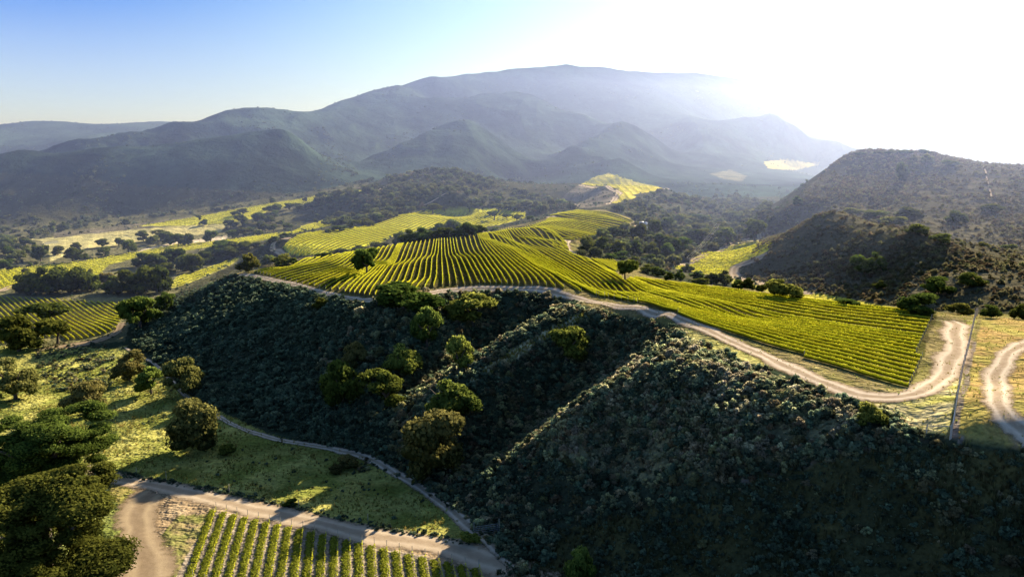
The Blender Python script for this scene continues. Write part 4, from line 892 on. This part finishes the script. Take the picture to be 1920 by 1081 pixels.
CLUSTERS = [
 ('in the oak line below the pale dry field', 'oaks along the lower edge of the pale field', 'oak', 'round dark oak', 350, [(48,459,24,12),(47,472,18,12),(64,463,10,9),(37,487,28,17),(76,489,40,28),(109,478,26,17),(145,471,22,16),(137,492,40,28),(161,487,14,12),(191,464,25,16),(197,481,30,18),(223,461,22,15),(242,475,30,24),(269,452,27,19),(288,459,28,17),(304,449,34,18),(13,507,34,20),(16,461,20,14),(18,480,26,18)]),
 ('at the near end of the oak line', 'bushes at the near end of the oak line', 'bush', 'small bush', 350, [(57,500,10,9),(68,496,9,7)]),
 ('along the gray strip above the pale field', 'oaks on the gray strip above the pale field', 'bush', 'small dark oak', 450, [(120,427,18,11),(111,432,8,5),(131,439,6,5),(236,421,18,11),(152,437,7,4)]),
 ('of the big dark grove, left side', 'oaks of the left dark grove', 'bush', 'large dark oak', 280, [(52,549,56,40),(80,548,72,46),(112,549,74,48),(148,546,64,44),(172,545,40,34),(150,527,32,26)]),
 ('of the dark grove, right side', 'oaks of the right dark grove', 'bush', 'dense dark oak', 280, [(212,548,54,30),(242,549,64,42),(276,550,70,50),(304,548,44,50)]),
 ('beside the left dark grove', 'small trees beside the left dark grove', 'pale', 'small olive tree', 280, [(169,517,15,13),(199,533,42,22)]),
 ('of the thicket above the small wedge vineyard', 'trees of the thicket above the wedge vineyard', 'bush', 'dark oak', 320, [(268,500,40,26),(290,503,46,28),(325,492,50,26),(312,515,36,22),(346,508,44,30),(362,510,40,34)]),
 ('of the long thicket right of the wedge vineyard', 'trees of the long thicket', 'bush', 'rounded green oak', 330, [(417,466,40,16),(403,479,45,20),(384,494,38,24),(437,472,38,20),(460,470,32,18),(430,482,44,20),(480,464,18,10)]),
 ('of the bushes below the rounded vineyard', 'bushes on the bank below the rounded vineyard', 'brightbush', 'round dark green bush', 330, [(468,509,48,32),(505,498,32,20),(528,497,42,20),(550,496,24,12)]),
 ('of the shrubs at the top of that bank', 'shrubs at the top of the bank', 'bush', 'low shrub', 380, [(535,445,22,9),(515,453,22,10),(615,437,16,8)]),
 ('around the middle of the valley fields', 'oaks amid the valley fields', 'oak', 'dark oak', 400, [(374,413,12,10),(383,422,18,11),(441,405,20,9),(455,402,22,11),(433,427,28,15),(455,425,26,22),(484,418,26,19),(496,396,10,7),(512,381,13,10),(518,398,34,16),(515,408,20,13),(507,418,24,13),(527,422,17,9),(543,393,22,12),(492,433,26,18),(486,441,20,10),(513,433,21,12),(538,428,24,10),(591,419,12,9),(595,411,12,10),(615,414,10,9),(603,372,24,12),(560,395,26,14)]),
 ('in the oak row along the valley track', 'oaks along the valley track', 'oak', 'dark oak', 380, [(395,454,33,21),(354,460,24,22),(334,461,30,23),(319,459,24,21),(310,453,24,18),(435,447,24,16),(456,444,27,17),(472,438,20,12)]),
 ('standing on the rounded middle vineyard', 'oaks on the rounded middle vineyard', 'umbrella', 'small dark oak', 450, [(773,401,13,14),(812,402,28,20),(881,398,18,17),(935,397,28,15),(927,413,27,18),(950,411,20,10),(969,417,22,15),(993,415,16,10),(834,395,18,10),(899,392,15,11),(795,397,16,9)]),
 ('of the grove below the rounded vineyard', 'oaks of the grove behind the plateau edge', 'bush', 'dense round oak', 372, [(750,462,34,28),(768,463,54,28),(792,456,54,28),(820,450,46,30),(848,446,46,34),(876,444,40,26),(898,440,28,18),(832,456,44,22),(860,450,44,20),(806,458,42,20),(930,434,28,8)]),
 ('along the plateau row ends', 'bushes along the far vine row ends', 'bush', 'low dark bush', 345, [(706,466,42,12),(672,471,34,11),(641,477,46,12),(610,482,34,9)]),
 ('of the trees between the two far yellow fields', 'trees between the far yellow fields', 'oak', 'green tree', 450, [(690,426,24,15),(662,429,28,16),(636,434,30,11),(712,414,20,12)]),
 ('of the thicket right of the plateau rows', 'trees of the front thicket on the right', 'bush', 'bushy green oak', 300, [(1100,472,36,28),(1130,468,38,24),(1160,475,34,24),(1190,477,36,26),(1220,481,36,26),(1250,484,38,28),(1166,485,38,14),(1143,486,32,11),(1220,490,32,14),(1190,492,26,12)]),
 ('of the tall trees beside the blue shed', 'tall trees beside the blue shed', 'oak', 'tall dark oak', 380, [(1170,444,26,13),(1200,449,40,30),(1228,440,32,26),(1250,428,30,20)]),
 ('of the woods behind the valley vineyard', 'oaks of the woods behind the valley vineyard', 'oak', 'dark crowned oak', 330, [(1260,474,42,28),(1278,471,38,26),(1296,454,38,24),(1320,456,38,26),(1306,418,56,16),(1348,442,32,18),(1236,462,34,24),(1340,455,30,22)]),
 ('of the hedge before the valley vineyard', 'bushes between the plateau and the valley vineyard', 'bush', 'green bush', 268, [(1213,512,36,16),(1231,517,32,16),(1255,526,20,16),(1275,526,24,21),(1288,509,28,14),(1308,526,32,18),(1316,533,38,12),(1357,534,40,27),(1383,545,26,16),(1402,548,32,22),(1336,532,26,20),(1430,550,24,14)]),
 ('of the bushes on the dark front hill', 'bushes on the dark front hill', 'bush', 'dark bush', 220, [(1610,512,50,32),(1640,508,50,34),(1757,548,62,28),(1817,536,50,24),(1650,540,30,14)]),
 ('along the dark hill ridge', 'bushes along the ridge of the dark hill', 'brightbush', 'green ridge bush', 300, [(1600,402,44,12),(1640,408,54,14),(1680,423,50,17),(1722,438,48,18),(1765,453,44,15),(1843,464,24,10),(1893,472,30,14)]),
 ('of the oaks on the big right hill', 'oaks on the big right hill', 'bush', 'hazy dark oak', 340, [(1712,304,15,14),(1738,307,30,17),(1777,312,34,11),(1688,340,24,34),(1700,408,52,20),(1790,418,40,24),(1495,384,24,16),(1860,398,40,16),(1660,418,24,12)]),
 ('on the skyline of the right hill', 'bushes on the skyline of the right hill', 'bush', 'hazy bush', 500, [(1730,288,26,8),(1694,288,36,7),(1668,288,26,6),(1613,291,22,6),(1645,288,20,5)]),
]
for phrase, group, kind, noun, dmin, L_ in CLUSTERS:
    for i, (u, v, w_, h_) in enumerate(sorted(L_)):
        place = 'leftmost' if i == 0 else 'rightmost' if i == len(L_) - 1 else f'{ords[i]} from the left'
        plant(u, v, w_ * 1.06, h_ * 1.08, kind, f'{noun}, {place} {phrase}', group, dmin=dmin, name='oak_tree' if 'oak' in noun else None, cat='tree' if 'oak' in noun else None)

# ------------------------------------------------------------------ fences, gates, poles, shed
def empty(name, loc, label, cat, group=None, rz=0):
    r = bpy.data.objects.new(name, None); COL.objects.link(r); r.location = tuple(float(k) for k in loc); r.rotation_euler = (0, 0, rz)
    return tag(r, label, cat, group)
F = resample(catmull(np.array([at(u, v)[:2] for u, v in [(1783, 821), (1790, 780), (1804, 700), (1818, 642), (1832, 592)]])), 4.6)
f0 = np.array((*F[0], float(ground(*F[0]))))
fr = empty('wire_fence', f0, 'tall weathered post and wire fence running away along the dry grass', 'fence')
fp = MB().bar((0, 0, -.3), (0, 0, 2.5), .11, 7).mesh('post', M['post'])
for p in F:
    o = link('post', fp, fr); o.location = (p[0] - f0[0], p[1] - f0[1], float(ground(*p)) - f0[2])
mb = MB()
Q = resample(F, .5)
QZ = ground(Q[:, 0], Q[:, 1])
for h in np.arange(.15, 2.3, .24):
    for i in range(0, len(Q) - 1, 2):
        j = min(i + 2, len(Q) - 1); mb.bar((Q[i, 0] - f0[0], Q[i, 1] - f0[1], QZ[i] + h - f0[2]), (Q[j, 0] - f0[0], Q[j, 1] - f0[1], QZ[j] + h - f0[2]), .03, 3)
for i in range(len(Q)): mb.bar((Q[i, 0] - f0[0], Q[i, 1] - f0[1], QZ[i] + .1 - f0[2]), (Q[i, 0] - f0[0], Q[i, 1] - f0[1], QZ[i] + 2.25 - f0[2]), .03, 3)
link('wire_mesh', mb.mesh('wire_mesh', M['wire']), fr)
def gate(name, ua, va, ub, vb, hpx, label, bars, matn, post_h=1.0, pr=.09, top_only=False):
    a = at(ua, va); b = at(ub, vb); d = float(project(*a)[2]); H = hpx * d / FPX
    r = empty(name, a, label, 'gate'); rel = b - a
    pm = MB().bar((0, 0, -.4), (0, 0, H * post_h), pr, 7).mesh('post', M['post'])
    for q in ((0, 0, 0), rel):
        o = link('post', pm, r); o.location = tuple(q)
    mb = MB()
    if top_only: mb.bar((0, 0, H * .88), rel + (0, 0, H * .88), .08, 6); link('top_rail', mb.mesh('top_rail', M[matn]), r)
    else:
        A = rel * .06; B = rel * .94
        for k in range(bars): mb.bar(A + (0, 0, .25 + k * H * .55 / (bars - 1)), B + (0, 0, .25 + k * H * .55 / (bars - 1)), .028, 5)
        for t in (0, .33, .66, 1): mb.bar(A + (B - A) * t + (0, 0, .25), A + (B - A) * t + (0, 0, .25 + H * .55), .03, 5)
        link('gate_panel', mb.mesh('gate_panel', M[matn]), r)
    return r
gate('brace_gate', 1736, 822, 1781, 823, 29, 'wooden brace frame of two posts and a top rail at the fence end', 1, 'post', top_only=True)
gate('field_gate', 889, 1004, 936, 997, 28, 'tubular metal gate with tall posts across the narrow path', 5, 'steel', pr=.06)
for i, (u, v, h, lab) in enumerate([(256, 887, 12, 'short fence post beside the big sunlit oak'), (312, 899, 17, 'thin fence post on the meadow rim left of the middle'), (430, 923, 17, 'thin fence post on the meadow rim above the young vineyard'), (560, 950, 15, 'thin fence post on the meadow rim next to a dark bush'), (690, 976, 14, 'thin fence post on the shaded meadow rim')]):
    p = at(u, v); d = float(project(*p)[2])
    me = MB().bar((0, 0, -.3), (0, 0, h * d / FPX), .06, 6).add(box((0, 0, h * d / FPX), (.14, .14, .05))).mesh('fence_post', M['post'])
    o = link('fence_post', me); o.location = tuple(p); tag(o, lab, 'fence post', 'fence posts along the meadow rim')
# power line beyond the plateau
pa_ = at(1292, 506, 300); pb_ = at(1345, 452, 330)
poles = []
for p, lab in ((pa_, 'thin power pole at the near corner of the valley vineyard'), (pb_, 'power pole hidden among the woods behind the valley vineyard')):
    r = empty('power_pole', p, lab, 'power pole', 'power poles'); Hh = 6.2 if p is pa_ else 11
    link('pole', MB().bar((0, 0, -.5), (0, 0, Hh), .13, 7).mesh('pole', M['post']), r)
    link('crossarm', MB().add(box((0, 0, Hh - .4), (2.6, .14, .14))).mesh('crossarm', M['post']), r)
    mb = MB()
    for x in (-1.2, 0, 1.2): mb.bar((x, 0, Hh - .32), (x, 0, Hh - .1), .06, 6)
    link('insulators', mb.mesh('insulators', M['white']), r); poles.append((p, Hh))
for x, lab in ((-1.2, 'left strand of the pale power line over the woods'), (0, 'middle strand of the pale power line over the woods'), (1.2, 'right strand of the pale power line over the woods')):
    A_ = poles[0][0] + (x, 0, poles[0][1] - .08); B_ = poles[1][0] + (x, 0, poles[1][1] - .08); t = np.linspace(0, 1, 16)[:, None]
    P = A_ + (B_ - A_) * t; P[:, 2] -= 6 * (t[:, 0] * (1 - t[:, 0]))
    v, f = tube(P, [.012] * 16, 4); tag(link('power_line', mesh_np('power_line', v, f, M['wire'])), lab, 'power line', 'power line strands')
# blue shed with white tank
p = at(1206, 436, 380); sc_ = float(project(*p)[2]) / FPX
r = empty('pump_shed', p, 'small blue shed with a white tank among the dark trees', 'shed')
link('shed_body', MB().add(box((-1.1, 0, 3.0), (2.0, 2.0, 6.0))).mesh('shed_body', M['blue']), r)
link('shed_roof', MB().add(box((-1.1, 0, 6.1), (2.5, 2.5, .25))).mesh('shed_roof', M['steel']), r)
u_ = tube([(1.3, 0, 0), (1.3, 0, 5.4), (1.3, 0, 5.6), (1.3, 0, 6.2)], [1.05, 1.05, 1.1, .15], 14)
link('tank', mesh_np('tank', *u_, M['white']), r)
# ------------------------------------------------------------------ light, sky, haze
SUN_AZ, SUN_EL = R(35), R(23.5)
w = bpy.data.worlds.new("World"); scene.world = w; w.use_nodes = True
nt = w.node_tree; N = nt.nodes.new; L = nt.links.new
sky = N('ShaderNodeTexSky'); sky.sky_type = 'NISHITA'; sky.sun_disc = False
sky.sun_elevation = SUN_EL; sky.sun_rotation = SUN_AZ; sky.air_density = 1.0; sky.dust_density = .35; sky.ozone_density = 3.0
tc = N('ShaderNodeTexCoord'); sp = N('ShaderNodeSeparateXYZ'); L(tc.outputs['Generated'], sp.inputs[0])
sd = (math.cos(SUN_EL) * math.sin(SUN_AZ), math.cos(SUN_EL) * math.cos(SUN_AZ), math.sin(SUN_EL))
dt = N('ShaderNodeVectorMath'); dt.operation = 'DOT_PRODUCT'; dt.inputs[1].default_value = sd; L(tc.outputs['Generated'], dt.inputs[0])
aw = N('ShaderNodeMapRange'); aw.interpolation_type = 'SMOOTHSTEP'; aw.inputs[1].default_value = .90; aw.inputs[2].default_value = .42; L(dt.outputs['Value'], aw.inputs[0])   # 1 away from the sun
el = N('ShaderNodeMapRange'); el.inputs[1].default_value = .015; el.inputs[2].default_value = .17; L(sp.outputs[2], el.inputs[0])
hi = N('ShaderNodeMapRange'); hi.inputs[1].default_value = .2; hi.inputs[2].default_value = .5; L(sp.outputs[2], hi.inputs[0])
low = N('ShaderNodeMix'); low.data_type = 'RGBA'; low.inputs[6].default_value = (4.2, 5.4, 6.9, 1); low.inputs[7].default_value = (.22, 1.6, 5.6, 1); L(el.outputs[0], low.inputs[0])
dim = N('ShaderNodeMix'); dim.data_type = 'RGBA'; dim.blend_type = 'MULTIPLY'; dim.inputs[0].default_value = 1; dim.inputs[7].default_value = (.8, .8, .8, 1); L(sky.outputs[0], dim.inputs[6])
up = N('ShaderNodeMix'); up.data_type = 'RGBA'; L(hi.outputs[0], up.inputs[0]); L(low.outputs[2], up.inputs[6]); L(dim.outputs[2], up.inputs[7])
mu = N('ShaderNodeMix'); mu.data_type = 'RGBA'; L(aw.outputs[0], mu.inputs[0]); L(sky.outputs[0], mu.inputs[6]); L(up.outputs[2], mu.inputs[7])
L(mu.outputs[2], nt.nodes['Background'].inputs[0]); nt.nodes['Background'].inputs[1].default_value = .058
ld = bpy.data.lights.new("sun", 'SUN'); ld.energy = 5.0; ld.angle = R(.5); ld.color = (1, .87, .68)
sun = bpy.data.objects.new("sun", ld); COL.objects.link(sun); sun.rotation_euler = (R(90) - SUN_EL, 0, math.pi - SUN_AZ)
HAZE = 2.6e-4
if HAZE:
    m, hnt, N, L = mat('haze_air')
    o_ = N('ShaderNodeOutputMaterial'); vs = N('ShaderNodeVolumeScatter'); vs.inputs['Color'].default_value = (.84, .85, .95, 1); vs.inputs['Density'].default_value = HAZE; vs.inputs['Anisotropy'].default_value = .82
    v2 = N('ShaderNodeVolumeScatter'); v2.inputs['Color'].default_value = (.07, .26, 1, 1); v2.inputs['Density'].default_value = 3.0e-4; v2.inputs['Anisotropy'].default_value = 0
    ad = N('ShaderNodeAddShader'); L(vs.outputs[0], ad.inputs[0]); L(v2.outputs[0], ad.inputs[1]); L(ad.outputs[0], o_.inputs['Volume'])
    try: m.cycles.homogeneous_volume = True
    except Exception: pass
    v, f = box((0, 6290, 20), (24000, 12000, 370))
    tag(link('haze', mesh_np('haze', v, f, m)), 'bright haze over the valley', None, None, 'stuff')
scene.view_settings.view_transform = 'Standard'; scene.view_settings.look = 'None'; scene.view_settings.exposure = 0
scene.render.engine = 'CYCLES'
cy = scene.cycles
cy.film_exposure = 2.8
cy.max_bounces = 4; cy.diffuse_bounces = 2; cy.transmission_bounces = 3; cy.transparent_max_bounces = 8; cy.volume_bounces = 0; cy.glossy_bounces = 1
cy.use_denoising = True; cy.use_adaptive_sampling = True; cy.adaptive_threshold = .02
cy.caustics_reflective = False; cy.caustics_refractive = False; cy.sample_clamp_indirect = 4
